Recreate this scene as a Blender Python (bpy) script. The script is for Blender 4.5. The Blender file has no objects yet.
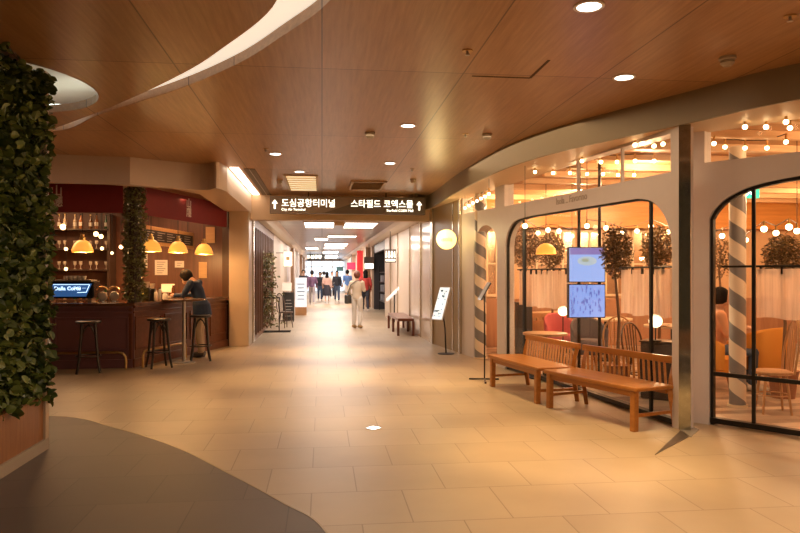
import bpy, bmesh, math, random
from mathutils import Vector, Matrix
from mathutils.geometry import tessellate_polygon
PI = math.pi
R_ = random.Random(7)
sc = bpy.context.scene
C = sc.collection
# ---------------------------------------------------------------- camera, world, exposure
FPX, HOR, CAMH = 680.0, 275.0, 1.5
YAW = math.atan(78 / FPX)
SN, CS = math.sin(YAW), math.cos(YAW)
cd = bpy.data.cameras.new('camera'); cam = bpy.data.objects.new('camera', cd); C.objects.link(cam)
cd.sensor_width = 36; cd.lens = FPX / 800 * 36; cd.shift_y = (HOR - 266.5) / 800
cam.location = (0, 0, CAMH); cam.rotation_euler = (PI / 2, 0, -YAW); cd.clip_end = 300
sc.camera = cam
sc.view_settings.view_transform = 'Standard'; sc.view_settings.look = 'None'
sc.view_settings.gamma = 1; sc.view_settings.use_curve_mapping = False
sc.view_settings.exposure = 0.68
w = bpy.data.worlds.new('world'); sc.world = w; w.use_nodes = True
bgn = w.node_tree.nodes['Background']; bgn.inputs[0].default_value = (0.75, 0.86, 1.0, 1); bgn.inputs[1].default_value = 1.5
try:
    sc.cycles.max_bounces = 8; sc.cycles.transparent_max_bounces = 16
    sc.cycles.sample_clamp_indirect = 3.0; sc.cycles.caustics_reflective = False; sc.cycles.caustics_refractive = False
    sc.cycles.use_denoising = True
except Exception: pass

WARM = (1.0, 0.66, 0.33); CREAM = (1.0, 0.82, 0.6)
def lamp(kind, name, loc, power, col=WARM, size=0.1, rot=(0, 0, 0), spot=1.2, blend=0.6, sy=None):
    l = bpy.data.lights.new(name, kind); l.energy = power; l.color = col
    if kind == 'AREA':
        l.size = size
        if sy: l.shape = 'RECTANGLE'; l.size_y = sy
    else: l.shadow_soft_size = size
    if kind == 'SPOT': l.spot_size = spot; l.spot_blend = blend
    o = bpy.data.objects.new(name, l); C.objects.link(o); o.location = loc; o.rotation_euler = rot
    return o
def cw(u, d): return (u * CS + d * SN, d * CS - u * SN)
def atd(px, d): return cw((px - 400) / FPX * d, d)                   # pixel column at a depth -> world x, y
def flo(px, py, z=0.0): return atd(px, FPX * (CAMH - z) / (py - HOR))  # pixel on the level z -> world x, y
def dep(py, z=0.0): return FPX * (CAMH - z) / (py - HOR)
def zat(py, d): return CAMH + (HOR - py) / FPX * d
# general light: unseen lamps added to fill the hall, and recessed spots above
lamp('AREA', 'hall_fill', (0.6, -1.5, 3.2), 112, (1.0, 0.74, 0.50), 6.0, sy=4.0)
lamp('AREA', 'cove_light', (-2.6, 3.6, 3.6), 22, (1.0, 0.78, 0.55), 2.5, sy=2.5)
lamp('AREA', 'hall_fill', (2.6, 1.8, 3.22), 75, (1.0, 0.70, 0.44), 1.6, sy=1.6)  # added lamp that lifts the right storefront, bench and floor
lamp('AREA', 'hall_fill', (1.4, 8.3, 3.22), 50, (1.0, 0.72, 0.42), 3.0, sy=5.0)  # added ambient fill under the ceiling, with no fitting of its own
for px, py, pw in ((340, 352, 150), (300, 376, 100), (410, 376, 110), (310, 408, 55), (500, 396, 80), (590, 447, 120), (440, 430, 50), (255, 352, 35), (400, 345, 120), (590, 480, 40), (620, 500, 40)):
    x, y = flo(px, py); lamp('SPOT', 'spot', (x, y, 3.22), pw * (1.7 if py < 360 else 2.2), (1.0, 0.65, 0.28), 0.04, spot=0.92, blend=0.75)
for y in (17.5, 21, 26, 33, 42, 52):
    lamp('AREA', 'corridor_light', (0.4, y, 2.9), 62 if y < 30 else 110, (1.0, 0.84, 0.74), 2.2, sy=1.2)

# ---------------------------------------------------------------- materials
MATS = {}
def mat(name, col, rough=0.5, metal=0.0, emit=None, es=0.0, spec=0.5, var=0.0, scale=8.0, bump=0.0, alpha=1.0, stretch=(1, 1, 1), coat=0.0):
    if name in MATS: return MATS[name]
    m = bpy.data.materials.new(name); m.use_nodes = True; nt = m.node_tree; b = nt.nodes['Principled BSDF']
    b.inputs['Base Color'].default_value = (*col, 1); b.inputs['Roughness'].default_value = rough; b.inputs['Metallic'].default_value = metal
    b.inputs['Specular IOR Level'].default_value = spec; b.inputs['Alpha'].default_value = alpha; b.inputs['Coat Weight'].default_value = coat
    if emit: b.inputs['Emission Color'].default_value = (*emit, 1); b.inputs['Emission Strength'].default_value = es
    tc = nt.nodes.new('ShaderNodeTexCoord'); mp = nt.nodes.new('ShaderNodeMapping'); mp.inputs['Scale'].default_value = stretch
    nz = nt.nodes.new('ShaderNodeTexNoise'); nz.inputs['Scale'].default_value = scale; nz.inputs['Detail'].default_value = 4
    nt.links.new(tc.outputs['Object'], mp.inputs['Vector']); nt.links.new(mp.outputs[0], nz.inputs['Vector'])
    v = max(var, 0.04)
    mx = nt.nodes.new('ShaderNodeMixRGB'); mx.inputs[1].default_value = (*[c * (1 - v) for c in col], 1); mx.inputs[2].default_value = (*[min(1, c * (1 + v)) for c in col], 1)
    nt.links.new(nz.outputs['Fac'], mx.inputs[0]); nt.links.new(mx.outputs[0], b.inputs['Base Color'])
    if bump:
        bp = nt.nodes.new('ShaderNodeBump'); bp.inputs['Strength'].default_value = bump; bp.inputs['Distance'].default_value = 0.01
        nt.links.new(nz.outputs['Fac'], bp.inputs['Height']); nt.links.new(bp.outputs[0], b.inputs['Normal'])
    MATS[name] = m; return m
def emis(name, col, s):
    if name in MATS: return MATS[name]
    m = mat(name, (0.8, 0.8, 0.8), 0.5, emit=col, es=s); m.cycles.emission_sampling = 'NONE'
    return m
def glass(name, tint=(0.98, 0.985, 0.98), rough=0.0, ior=1.22):
    if name in MATS: return MATS[name]
    m = bpy.data.materials.new(name); m.use_nodes = True; nt = m.node_tree; nt.nodes.clear()
    o = nt.nodes.new('ShaderNodeOutputMaterial'); mix = nt.nodes.new('ShaderNodeMixShader'); fr = nt.nodes.new('ShaderNodeFresnel')
    t = nt.nodes.new('ShaderNodeBsdfTransparent'); g = nt.nodes.new('ShaderNodeBsdfGlossy'); fr.inputs[0].default_value = ior
    ge = nt.nodes.new('ShaderNodeNewGeometry'); im = nt.nodes.new('ShaderNodeMix'); im.data_type = 'FLOAT'; im.inputs[2].default_value = ior; im.inputs[3].default_value = 1 / ior
    nt.links.new(ge.outputs['Backfacing'], im.inputs[0]); nt.links.new(im.outputs[0], fr.inputs[0])
    t.inputs[0].default_value = (*tint, 1); g.inputs[1].default_value = rough
    nt.links.new(fr.outputs[0], mix.inputs[0]); nt.links.new(t.outputs[0], mix.inputs[1]); nt.links.new(g.outputs[0], mix.inputs[2]); nt.links.new(mix.outputs[0], o.inputs[0])
    MATS[name] = m; return m
def sheer(name, col, a=0.5):
    m = bpy.data.materials.new(name); m.use_nodes = True; nt = m.node_tree; nt.nodes.clear()
    o = nt.nodes.new('ShaderNodeOutputMaterial'); mix = nt.nodes.new('ShaderNodeMixShader'); mix2 = nt.nodes.new('ShaderNodeMixShader')
    t = nt.nodes.new('ShaderNodeBsdfTransparent'); d = nt.nodes.new('ShaderNodeBsdfDiffuse'); tr = nt.nodes.new('ShaderNodeBsdfTranslucent')
    d.inputs[0].default_value = (*col, 1); tr.inputs[0].default_value = (*col, 1)
    tc = nt.nodes.new('ShaderNodeTexCoord'); wv = nt.nodes.new('ShaderNodeTexNoise'); wv.inputs['Scale'].default_value = 5; mp = nt.nodes.new('ShaderNodeMapping'); mp.inputs['Scale'].default_value = (6, 6, 0.3)
    nt.links.new(tc.outputs['Object'], mp.inputs[0]); nt.links.new(mp.outputs[0], wv.inputs['Vector'])
    ma = nt.nodes.new('ShaderNodeMath'); ma.operation = 'MULTIPLY_ADD'; ma.inputs[1].default_value = 0.5; ma.inputs[2].default_value = a - 0.25
    nt.links.new(wv.outputs['Fac'], ma.inputs[0])
    mix2.inputs[0].default_value = 0.6
    nt.links.new(d.outputs[0], mix2.inputs[1]); nt.links.new(tr.outputs[0], mix2.inputs[2])
    nt.links.new(ma.outputs[0], mix.inputs[0]); nt.links.new(t.outputs[0], mix.inputs[1]); nt.links.new(mix2.outputs[0], mix.inputs[2]); nt.links.new(mix.outputs[0], o.inputs[0])
    return m
def tiles(name, c1, c2, mortar, w_, h_, rough=0.35, off=0.5, org=(0, 0), msize=0.004, bias=0.0):
    m = bpy.data.materials.new(name); m.use_nodes = True; nt = m.node_tree; b = nt.nodes['Principled BSDF']
    tc = nt.nodes.new('ShaderNodeTexCoord'); mp = nt.nodes.new('ShaderNodeMapping'); mp.inputs['Location'].default_value = (-org[0], -org[1], 0)
    br = nt.nodes.new('ShaderNodeTexBrick'); br.offset = off; br.squash = 1
    br.inputs['Scale'].default_value = 1; br.inputs['Brick Width'].default_value = w_; br.inputs['Row Height'].default_value = h_
    br.inputs['Mortar Size'].default_value = msize; br.inputs['Mortar Smooth'].default_value = 0.1; br.inputs['Bias'].default_value = bias
    br.inputs['Color1'].default_value = (*c1, 1); br.inputs['Color2'].default_value = (*c2, 1); br.inputs['Mortar'].default_value = (*mortar, 1)
    nz = nt.nodes.new('ShaderNodeTexNoise'); nz.inputs['Scale'].default_value = 2.2; nz.inputs['Detail'].default_value = 6
    mx = nt.nodes.new('ShaderNodeMixRGB'); mx.blend_type = 'MULTIPLY'; mx.inputs[0].default_value = 0.22
    nt.links.new(tc.outputs['Object'], mp.inputs[0]); nt.links.new(mp.outputs[0], br.inputs['Vector']); nt.links.new(tc.outputs['Object'], nz.inputs['Vector'])
    nt.links.new(br.outputs['Color'], mx.inputs[1]); nt.links.new(nz.outputs['Fac'], mx.inputs[2]); nt.links.new(mx.outputs[0], b.inputs['Base Color'])
    b.inputs['Roughness'].default_value = rough; b.inputs['Specular IOR Level'].default_value = 0.5
    MATS[name] = m; return m
def wood(name, c1, c2, rough=0.4, axis='Y', scale=1.0, seams=None, spec=0.5):
    if name in MATS: return MATS[name]
    m = bpy.data.materials.new(name); m.use_nodes = True; nt = m.node_tree; b = nt.nodes['Principled BSDF']
    tc = nt.nodes.new('ShaderNodeTexCoord'); mp = nt.nodes.new('ShaderNodeMapping')
    s = {'X': (1.2, 22, 22), 'Y': (22, 1.2, 22), 'Z': (22, 22, 1.2)}[axis]; mp.inputs['Scale'].default_value = [k * scale for k in s]
    nz = nt.nodes.new('ShaderNodeTexNoise'); nz.inputs['Scale'].default_value = 1.5; nz.inputs['Detail'].default_value = 5; nz.inputs['Roughness'].default_value = 0.65
    cr = nt.nodes.new('ShaderNodeValToRGB'); cr.color_ramp.elements[0].color = (*c1, 1); cr.color_ramp.elements[1].color = (*c2, 1)
    cr.color_ramp.elements[0].position = 0.3; cr.color_ramp.elements[1].position = 0.7
    nt.links.new(tc.outputs['Object'], mp.inputs[0]); nt.links.new(mp.outputs[0], nz.inputs['Vector']); nt.links.new(nz.outputs['Fac'], cr.inputs[0])
    out = cr.outputs[0]
    if seams:
        br = nt.nodes.new('ShaderNodeTexBrick'); br.offset = 0.0; br.inputs['Scale'].default_value = 1
        br.inputs['Brick Width'].default_value = seams[0]; br.inputs['Row Height'].default_value = seams[1]; br.inputs['Mortar Size'].default_value = 0.006; br.inputs['Mortar Smooth'].default_value = 0
        br.inputs['Color1'].default_value = (1, 1, 1, 1); br.inputs['Color2'].default_value = (0.86, 0.86, 0.86, 1); br.inputs['Mortar'].default_value = (0.3, 0.25, 0.2, 1)
        mp2 = nt.nodes.new('ShaderNodeMapping'); mp2.inputs['Location'].default_value = (0, -0.2, 0)
        mx = nt.nodes.new('ShaderNodeMixRGB'); mx.blend_type = 'MULTIPLY'; mx.inputs[0].default_value = 1
        nt.links.new(tc.outputs['Object'], mp2.inputs[0]); nt.links.new(mp2.outputs[0], br.inputs['Vector'])
        nt.links.new(out, mx.inputs[1]); nt.links.new(br.outputs['Color'], mx.inputs[2]); out = mx.outputs[0]
    nt.links.new(out, b.inputs['Base Color']); b.inputs['Roughness'].default_value = rough; b.inputs['Specular IOR Level'].default_value = spec
    MATS[name] = m; return m
def leafmat(name, c1, c2):
    m = bpy.data.materials.new(name); m.use_nodes = True; nt = m.node_tree; b = nt.nodes['Principled BSDF']
    g = nt.nodes.new('ShaderNodeNewGeometry'); cr = nt.nodes.new('ShaderNodeValToRGB')
    cr.color_ramp.elements[0].color = (*c1, 1); cr.color_ramp.elements[1].color = (*c2, 1)
    nt.links.new(g.outputs['Random Per Island'], cr.inputs[0]); nt.links.new(cr.outputs[0], b.inputs['Base Color']); b.inputs['Roughness'].default_value = 0.42
    MATS[name] = m; return m

# ---------------------------------------------------------------- geometry helpers
class Fr:                                   # a vertical plane's frame: s along, n out, z up
    def __init__(f, A, B):
        f.A = Vector(A); f.e = (Vector(B) - Vector(A)).normalized(); f.n = Vector((f.e.y, -f.e.x)); f.L = (Vector(B) - Vector(A)).length
    def p(f, s, n, z): q = f.A + f.e * s + f.n * n; return (q.x, q.y, z)
    def s(f, px, n=0.0):                    # where the pixel column meets the plane
        k = (px - 400) / FPX; ray = Vector(cw(k, 1.0)); A = f.A + f.n * n
        den = f.e.x * ray.y - f.e.y * ray.x
        return (-(A.x * ray.y - A.y * ray.x)) / den
    def d(f, s, n=0.0): q = f.A + f.e * s + f.n * n; return q.x * SN + q.y * CS
    def z(f, px, py, n=0.0): return zat(py, f.d(f.s(px, n), n))
class M:
    def __init__(s): s.v = []; s.f = []
    def add(s, vs, fs):
        o = len(s.v); s.v += [tuple(v) for v in vs]; s.f += [tuple(i + o for i in f) for f in fs]; return s
    def hexa(s, p): return s.add(p, [(0, 3, 2, 1), (4, 5, 6, 7), (0, 1, 5, 4), (1, 2, 6, 5), (2, 3, 7, 6), (3, 0, 4, 7)])
    def box(s, x0, x1, y0, y1, z0, z1): return s.hexa([(x0, y0, z0), (x1, y0, z0), (x1, y1, z0), (x0, y1, z0), (x0, y0, z1), (x1, y0, z1), (x1, y1, z1), (x0, y1, z1)])
    def cbox(s, c, sz, rz=0.0, rx=0.0):
        m = Matrix.Translation(c) @ Matrix.Rotation(rz, 4, 'Z') @ Matrix.Rotation(rx, 4, 'X'); a, b, h = [k / 2 for k in sz]
        return s.hexa([m @ Vector(q) for q in ((-a, -b, -h), (a, -b, -h), (a, b, -h), (-a, b, -h), (-a, -b, h), (a, -b, h), (a, b, h), (-a, b, h))])
    def fbox(s, F, s0, s1, n0, n1, z0, z1, zb=None):
        z2, z3 = (z0, z1) if zb is None else zb
        return s.hexa([F.p(s0, n0, z0), F.p(s1, n0, z2), F.p(s1, n1, z2), F.p(s0, n1, z0), F.p(s0, n0, z1), F.p(s1, n0, z3), F.p(s1, n1, z3), F.p(s0, n1, z1)])
    def beam(s, p0, p1, wd, ht):           # square bar between two points
        p0, p1 = Vector(p0), Vector(p1); t = (p1 - p0).normalized(); up = Vector((0, 0, 1)) if abs(t.z) < 0.95 else Vector((0, 1, 0))
        a = t.cross(up).normalized() * wd / 2; b = a.cross(t).normalized() * ht / 2
        return s.hexa([p0 - a - b, p0 + a - b, p0 + a + b, p0 - a + b, p1 - a - b, p1 + a - b, p1 + a + b, p1 - a + b])
    def tube(s, pts, r, n=8, closed=False):
        pts = [Vector(p) for p in pts]; N = len(pts); rs = r if isinstance(r, (list, tuple)) else [r] * N; rings = []; prev = None
        for i, p in enumerate(pts):
            if closed: t = pts[(i + 1) % N] - pts[i - 1]
            else: t = pts[min(i + 1, N - 1)] - pts[max(i - 1, 0)]
            t.normalize()
            if prev is None: a = t.cross(Vector((0, 0, 1)) if abs(t.z) < 0.9 else Vector((1, 0, 0))).normalized()
            else: a = (prev - t * prev.dot(t)).normalized()
            prev = a; b = t.cross(a); rings.append([p + (a * math.cos(k * 2 * PI / n) + b * math.sin(k * 2 * PI / n)) * rs[i] for k in range(n)])
        vs = [v for g in rings for v in g]; fs = []
        for i in range(N if closed else N - 1):
            j = (i + 1) % N
            for k in range(n): fs.append((i * n + k, i * n + (k + 1) % n, j * n + (k + 1) % n, j * n + k))
        if not closed: fs += [tuple(range(n))[::-1], tuple((N - 1) * n + k for k in range(n))]
        return s.add(vs, fs)
    def cyl(s, c, r, z0, z1, n=16, r2=None): return s.lathe([(r, z0), (r if r2 is None else r2, z1)], c, n)
    def lathe(s, prof, c=(0, 0), n=16, cap=True, sx=1, sy=1):
        vs = []; fs = []
        for r, z in prof: vs += [(c[0] + max(r, 1e-4) * sx * math.cos(k * 2 * PI / n), c[1] + max(r, 1e-4) * sy * math.sin(k * 2 * PI / n), z) for k in range(n)]
        for i in range(len(prof) - 1):
            for k in range(n): fs.append((i * n + k, i * n + (k + 1) % n, (i + 1) * n + (k + 1) % n, (i + 1) * n + k))
        if cap: fs += [tuple(range(n))[::-1], tuple((len(prof) - 1) * n + k for k in range(n))]
        return s.add(vs, fs)
    def ball(s, c, r, n=12, sc_=(1, 1, 1)):
        m = n // 2; vs = []; fs = []
        for i in range(m + 1):
            a = -PI / 2 + PI * i / m; rr = max(math.cos(a), 1e-3)
            vs += [(c[0] + r * sc_[0] * rr * math.cos(k * 2 * PI / n), c[1] + r * sc_[1] * rr * math.sin(k * 2 * PI / n), c[2] + r * sc_[2] * math.sin(a)) for k in range(n)]
        for i in range(m):
            for k in range(n): fs.append((i * n + k, i * n + (k + 1) % n, (i + 1) * n + (k + 1) % n, (i + 1) * n + k))
        return s.add(vs, fs + [tuple(range(n))[::-1], tuple(m * n + k for k in range(n))])
    def extr(s, loops, fn, a, b):          # flat polygon with holes, between depths a and b; fn(u, v, depth) -> point
        P = [Vector((p[0], p[1], 0)) for l in loops for p in l]; tris = tessellate_polygon([[Vector((p[0], p[1], 0)) for p in l] for l in loops]); N = len(P)
        vs = [fn(p.x, p.y, a) for p in P] + [fn(p.x, p.y, b) for p in P]
        fs = [tuple(t) for t in tris] + [tuple(i + N for i in t[::-1]) for t in tris]; o = 0
        for l in loops:
            n = len(l)
            for i in range(n): j = (i + 1) % n; fs.append((o + i, o + j, o + j + N, o + i + N))
            o += n
        return s.add(vs, fs)
    def prism(s, loops, z0, z1): return s.extr(loops, lambda x, y, h: (x, y, h), z0, z1)
    def ribbon(s, pts, z0, z1, th=0.02):   # curved upright band
        P = [Vector(p) for p in pts]; out = []
        for i, p in enumerate(P):
            t = (P[min(i + 1, len(P) - 1)] - P[max(i - 1, 0)]).normalized(); out.append(p + Vector((t.y, -t.x)) * th)
        return s.prism([[tuple(p) for p in P] + [tuple(p) for p in out[::-1]]], z0, z1)
    def leaf(s, c, L, wd, rot):
        m = Matrix.Translation(c) @ rot
        P = ((0, 0, 0), (wd * .42, L * .2, L * .06), (wd * .52, L * .5, L * .08), (wd * .32, L * .8, 0), (0, L, -L * .12), (-wd * .32, L * .8, 0), (-wd * .52, L * .5, L * .08), (-wd * .42, L * .2, L * .06), (0, L * .5, -L * .03))
        return s.add([m @ Vector(q) for q in P], [(k, (k + 1) % 8, 8) for k in range(8)])
    def leafcloud(s, n, fn, L=0.07, wd=0.05, rnd=R_):
        from mathutils import Euler
        for _ in range(n):
            c = fn(); s.leaf(c, L * rnd.uniform(.7, 1.3), wd * rnd.uniform(.7, 1.3), Euler((rnd.uniform(-1.2, 1.2), rnd.uniform(-1.2, 1.2), rnd.uniform(0, 6.28))).to_matrix().to_4x4())
        return s
    def build(s, name, m, parent=None, smooth=False, label=None, cat=None, group=None, kind=None, bevel=0, fix=True, org=None):
        off = Vector((0, 0, 0)); rz = 0
        if parent is not None: W = parent['_w']; off = Vector(W[:3]); rz = W[3]
        elif org is not None: off = Vector(org)
        elif kind != 'structure' and s.v:
            xs, ys, zs = zip(*s.v); off = Vector(((min(xs) + max(xs)) / 2, (min(ys) + max(ys)) / 2, min(zs)))
        inv = Matrix.Rotation(-rz, 4, 'Z') @ Matrix.Translation(-off)
        me = bpy.data.meshes.new(name); me.from_pydata([inv @ Vector(v) for v in s.v], [], s.f); me.update()
        if fix:
            b = bmesh.new(); b.from_mesh(me); bmesh.ops.recalc_face_normals(b, faces=b.faces); b.to_mesh(me); b.free()
        if smooth:
            me.shade_smooth()
            try: me.set_sharp_from_angle(angle=math.radians(40))
            except Exception: pass
        o = bpy.data.objects.new(name, me); C.objects.link(o); me.materials.append(m)
        if parent is not None: o.parent = parent
        else: o.location = off
        o['_w'] = [off.x, off.y, off.z, rz]
        if bevel:
            bv = o.modifiers.new('bevel', 'BEVEL'); bv.width = bevel; bv.segments = 2; bv.limit_method = 'ANGLE'
        if label: o['label'] = label
        if cat: o['category'] = cat
        if group: o['group'] = group
        if kind: o['kind'] = kind
        return o
def thing(name, label, cat, loc=(0, 0, 0), rz=0.0, group=None):
    o = bpy.data.objects.new(name, None); C.objects.link(o); o.empty_display_size = 0.1
    o.location = loc; o.rotation_euler = (0, 0, rz); o['_w'] = [0, 0, 0, 0.0] if loc == (0, 0, 0) else [*loc, rz]
    o['label'] = label; o['category'] = cat
    if group: o['group'] = group
    return o
def local(t): t['_w'] = [0, 0, 0, 0.0]; return t     # its parts are written in its own coordinates
def mk(name, label, cat, loc=(0, 0, 0), rz=0.0, group=None): return local(thing(name, label, cat, loc, rz, group))
def dup(o, parent=None):
    c = o.copy(); C.objects.link(c)
    if parent is not None: c.parent = parent
    for ch in list(KIDS(o)): dup(ch, c)
    return c
def KIDS(o): return [x for x in bpy.data.objects if x.parent == o]
def clone(src, loc, rz=0.0, label=None, group=None, scale=None):
    c = dup(src); c.location = loc; c.rotation_euler = (0, 0, rz)
    if label: c['label'] = label
    if group: c['group'] = group
    if scale: c.scale = (scale,) * 3
    return c
def struct(name, m, mat_, **k): return m.build(name, mat_, kind='structure', **k)
def textmesh(txt, size, m4, ext=0.002, align='CENTER', bold=0.0, sp=1.0, squeeze=1.0):
    cu = bpy.data.curves.new('t', 'FONT'); cu.body = txt; cu.size = size; cu.extrude = ext; cu.align_x = align; cu.align_y = 'CENTER'; cu.offset = bold; cu.space_character = sp; cu.resolution_u = 3
    ob = bpy.data.objects.new('t', cu); C.objects.link(ob); bpy.context.view_layer.update()
    ev = ob.evaluated_get(bpy.context.evaluated_depsgraph_get()); me = ev.to_mesh()
    r = M(); r.add([m4 @ Vector((v.co.x * squeeze, v.co.y, v.co.z)) for v in me.vertices], [tuple(p.vertices) for p in me.polygons]); ev.to_mesh_clear()
    bpy.data.objects.remove(ob); bpy.data.curves.remove(cu); return r
def plane4(origin, right, up):              # matrix whose x runs along right and y along up
    r = Vector(right).normalized(); u = Vector(up).normalized(); n = r.cross(u)
    return Matrix(((r.x, u.x, n.x, origin[0]), (r.y, u.y, n.y, origin[1]), (r.z, u.z, n.z, origin[2]), (0, 0, 0, 1)))
def spline(pts, k=8):
    P = [Vector(p) for p in pts]; out = []
    for i in range(len(P) - 1):
        a, b, c, d = P[max(i - 1, 0)], P[i], P[i + 1], P[min(i + 2, len(P) - 1)]
        for j in range(k):
            t = j / k; out.append(0.5 * ((2 * b) + (c - a) * t + (2 * a - 5 * b + 4 * c - d) * t * t + (3 * b - a - 3 * c + d) * t ** 3))
    return [tuple(v) for v in out + [P[-1]]]
# ================================================================ STRUCTURE
CEIL = 3.25
def cpt(px, py, z=CEIL): return atd(px, FPX * (z - CAMH) / (HOR - py))
floor_m = tiles('beige_stone', (0.46, 0.35, 0.23), (0.41, 0.305, 0.195), (0.27, 0.195, 0.12), 0.623, 0.623, 0.42, org=(0.24, 4.09))
dark_m = tiles('grey_stone', (0.125, 0.098, 0.088), (0.105, 0.083, 0.075), (0.07, 0.06, 0.05), 0.623, 0.623, 0.52, org=(0.1, 4.0))
struct('floor', M().box(-9, 10.5, -7, 66, -0.1, 0), floor_m)
# dark stone circle at the lower left
arc = [flo(*p) for p in ((325, 532.5), (280, 502.5), (225, 472.5), (175, 447.5), (120, 430), (54, 416.5))]
arc = [(-0.6, -3.0), (0.0, -0.5), (0.25, 1.2), (0.25, 2.6)] + arc + [(-4.2, 7.3), (-5.6, 7.45), (-8.9, 7.2)]
arcs = spline(arc, 8)
struct('floor_circle', M().prism([arcs + [(-8.9, -3.0)]], 0.0, 0.004), dark_m)
struct('trim_1', M().ribbon(arcs, 0.0, 0.006, 0.012), mat('brass_strip', (0.35, 0.26, 0.15), 0.35, 0.8))
# ceiling with the curved slot and the round opening
outer = [cpt(*p) for p in ((330, 0), (280, 37.5), (235, 65), (175, 90), (100, 114), (54, 131))]
inner = [cpt(*p) for p in ((277, 0), (220, 50), (175, 77.5), (110, 107.5), (54, 128.5))]
outer = [(-0.5, -1.5), (0.1, 1.0), (0.25, 2.5), (0.14, 3.6)] + outer + [(-4.4, 8.62)]
inner = [(-1.1, -1.5), (-0.55, 1.0), (-0.32, 2.4), (-0.33, 3.5)] + inner
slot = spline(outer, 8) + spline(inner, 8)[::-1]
oc, orr = cw(-3.95, 6.25), 1.08
ocul = [(oc[0] + orr * math.cos(k * PI / 24), oc[1] + orr * math.sin(k * PI / 24)) for k in range(48)]
ceil_m = wood('ceiling_wood', (0.37, 0.195, 0.085), (0.52, 0.29, 0.135), 0.33, 'Y', 1.0, (1.22, 2.8), 0.5)
struct('ceiling', M().prism([[(-9, -7), (10.5, -7), (10.5, 15.2), (-9, 15.2)], slot, ocul], CEIL, CEIL + 0.08), ceil_m)
white = mat('white_plaster', (0.80, 0.76, 0.70), 0.7)
struct('ceiling_cove', M().prism([[(-6, -3), (1.0, -3), (1.0, 10), (-6, 10)]], CEIL + 0.42, CEIL + 0.5), white)
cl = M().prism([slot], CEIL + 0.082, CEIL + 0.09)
struct('trim_2', cl, mat('cove_glow', (1, 1, 1), 0.5, emit=(1.0, 0.86, 0.68), es=0.5))  # added glowing sheet across the slot, in place of the lit recess above
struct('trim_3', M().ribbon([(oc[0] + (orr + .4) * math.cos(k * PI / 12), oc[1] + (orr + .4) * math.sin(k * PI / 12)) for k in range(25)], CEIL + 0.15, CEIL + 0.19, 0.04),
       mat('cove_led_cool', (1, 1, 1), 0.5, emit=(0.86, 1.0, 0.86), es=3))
# side and back walls behind the camera
cream = mat('cream_wall', (0.62, 0.50, 0.38), 0.7)
struct('wall_back', M().box(-9, 10.5, -7.1, -7, 0, CEIL), cream)
struct('wall_left', M().box(-9.1, -9, -7, 15.2, 0, CEIL), cream)
struct('wall_right', M().box(10.5, 10.6, -7, 15.2, 0, CEIL), cream)

# ---- storefront planes
G0 = atd(433, 14.84); P1 = atd(507, 10.79); P2 = atd(672, 6.71); P3 = atd(709, 6.81); P4 = atd(800, 6.22)
FA = Fr(G0, P2); FB = Fr(P3, P4)
paint = mat('pinkish_white_paint', (0.64, 0.57, 0.56), 0.45)
black = mat('black_metal', (0.012, 0.010, 0.009), 0.4, 0.3)
pane = glass('clear_glass')
sA = lambda px: FA.s(px); sB = lambda px: FB.s(px)
def trap(px0, px1, zl, zr):                 # height that changes linearly along the storefront
    s0, s1 = sA(px0), sA(px1); return lambda s: zl + (zr - zl) * (s - s0) / (s1 - s0)
ztt = trap(503, 672, 3.00, 2.90); ztb = trap(503, 672, 2.60, 2.52); zar = trap(522, 640, 2.37, 2.32)
# arch outlines in (s, z)
def archA():
    l, r = sA(505), sA(672); pts = [(l, 0.0)]
    pts += [(l, 1.9)] + spline([(l, 1.95), (l + .04, 2.09), (l + .18, 2.24), (l + .42, 2.34), (sA(522) + .3, zar(sA(522) + .3))], 5)
    q = r - 0.62
    pts += spline([(q, zar(q)), (r - .33, 2.26), (r - .12, 2.09), (r - .02, 1.88), (r, 1.7)], 5) + [(r, 0.0)]
    return pts
aA = archA()
s0, s1 = sA(498), sA(679)
holeT = [(sA(504.5), ztb(sA(504.5))), (sA(670.5), ztb(sA(670.5))), (sA(670.5), ztt(sA(670.5))), (sA(504.5), ztt(sA(504.5)))]
fr = M().extr([[(s0, 0)] + aA + [(s1, 0), (s1, 3.05), (s0, 3.05)], holeT], lambda u, v, h: FA.p(u, h, v), -0.16, 0.0)
win1 = struct('window_1', fr, paint, bevel=0.008)
def offs(pts, k):
    out = []
    for i, p in enumerate(pts):
        a, b = pts[max(i - 1, 0)], pts[min(i + 1, len(pts) - 1)]; t = Vector((b[0] - a[0], b[1] - a[1])).normalized(); out.append((p[0] + t.y * k, p[1] - t.x * k))
    return out
rim = offs(aA, 0.022)
bm_ = M().extr([aA + rim[::-1]], lambda u, v, h: FA.p(u, h, v), -0.07, -0.03)
bm_.fbox(FA, aA[0][0], aA[-1][0], -0.10, -0.02, 0.02, 0.07)
for px, wd in ((521, 0.07), (646.5, 0.03)): bm_.fbox(FA, sA(px) - wd / 2, sA(px) + wd / 2, -0.07, -0.04, 0.02, 2.33)
bm_.build('window_frame', black, win1)
M().extr([[(p[0], max(p[1], 0.05)) for p in aA]], lambda u, v, h: FA.p(u, h, v), -0.062, -0.060).build('window_pane', pane, win1)
M().extr([holeT], lambda u, v, h: FA.p(u, h, v), -0.062, -0.060).build('window_pane', pane, win1)
tm = M()
for px in (575, 619): tm.fbox(FA, sA(px) - .014, sA(px) + .014, -0.06, -0.03, 2.5, 2.98)
tm.build('window_mullion', paint, win1)
# faint lettering on the beam
mt4 = plane4(FA.p(sA(571), 0.002, 2.475), (FA.e.x, FA.e.y, -0.012), (0, 0, 1))
textmesh('Isola .. Favorino', 0.13, mt4, 0.002).build('lettering', mat('pale_brown_letters', (0.36, 0.29, 0.25), 0.5), win1)
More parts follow.
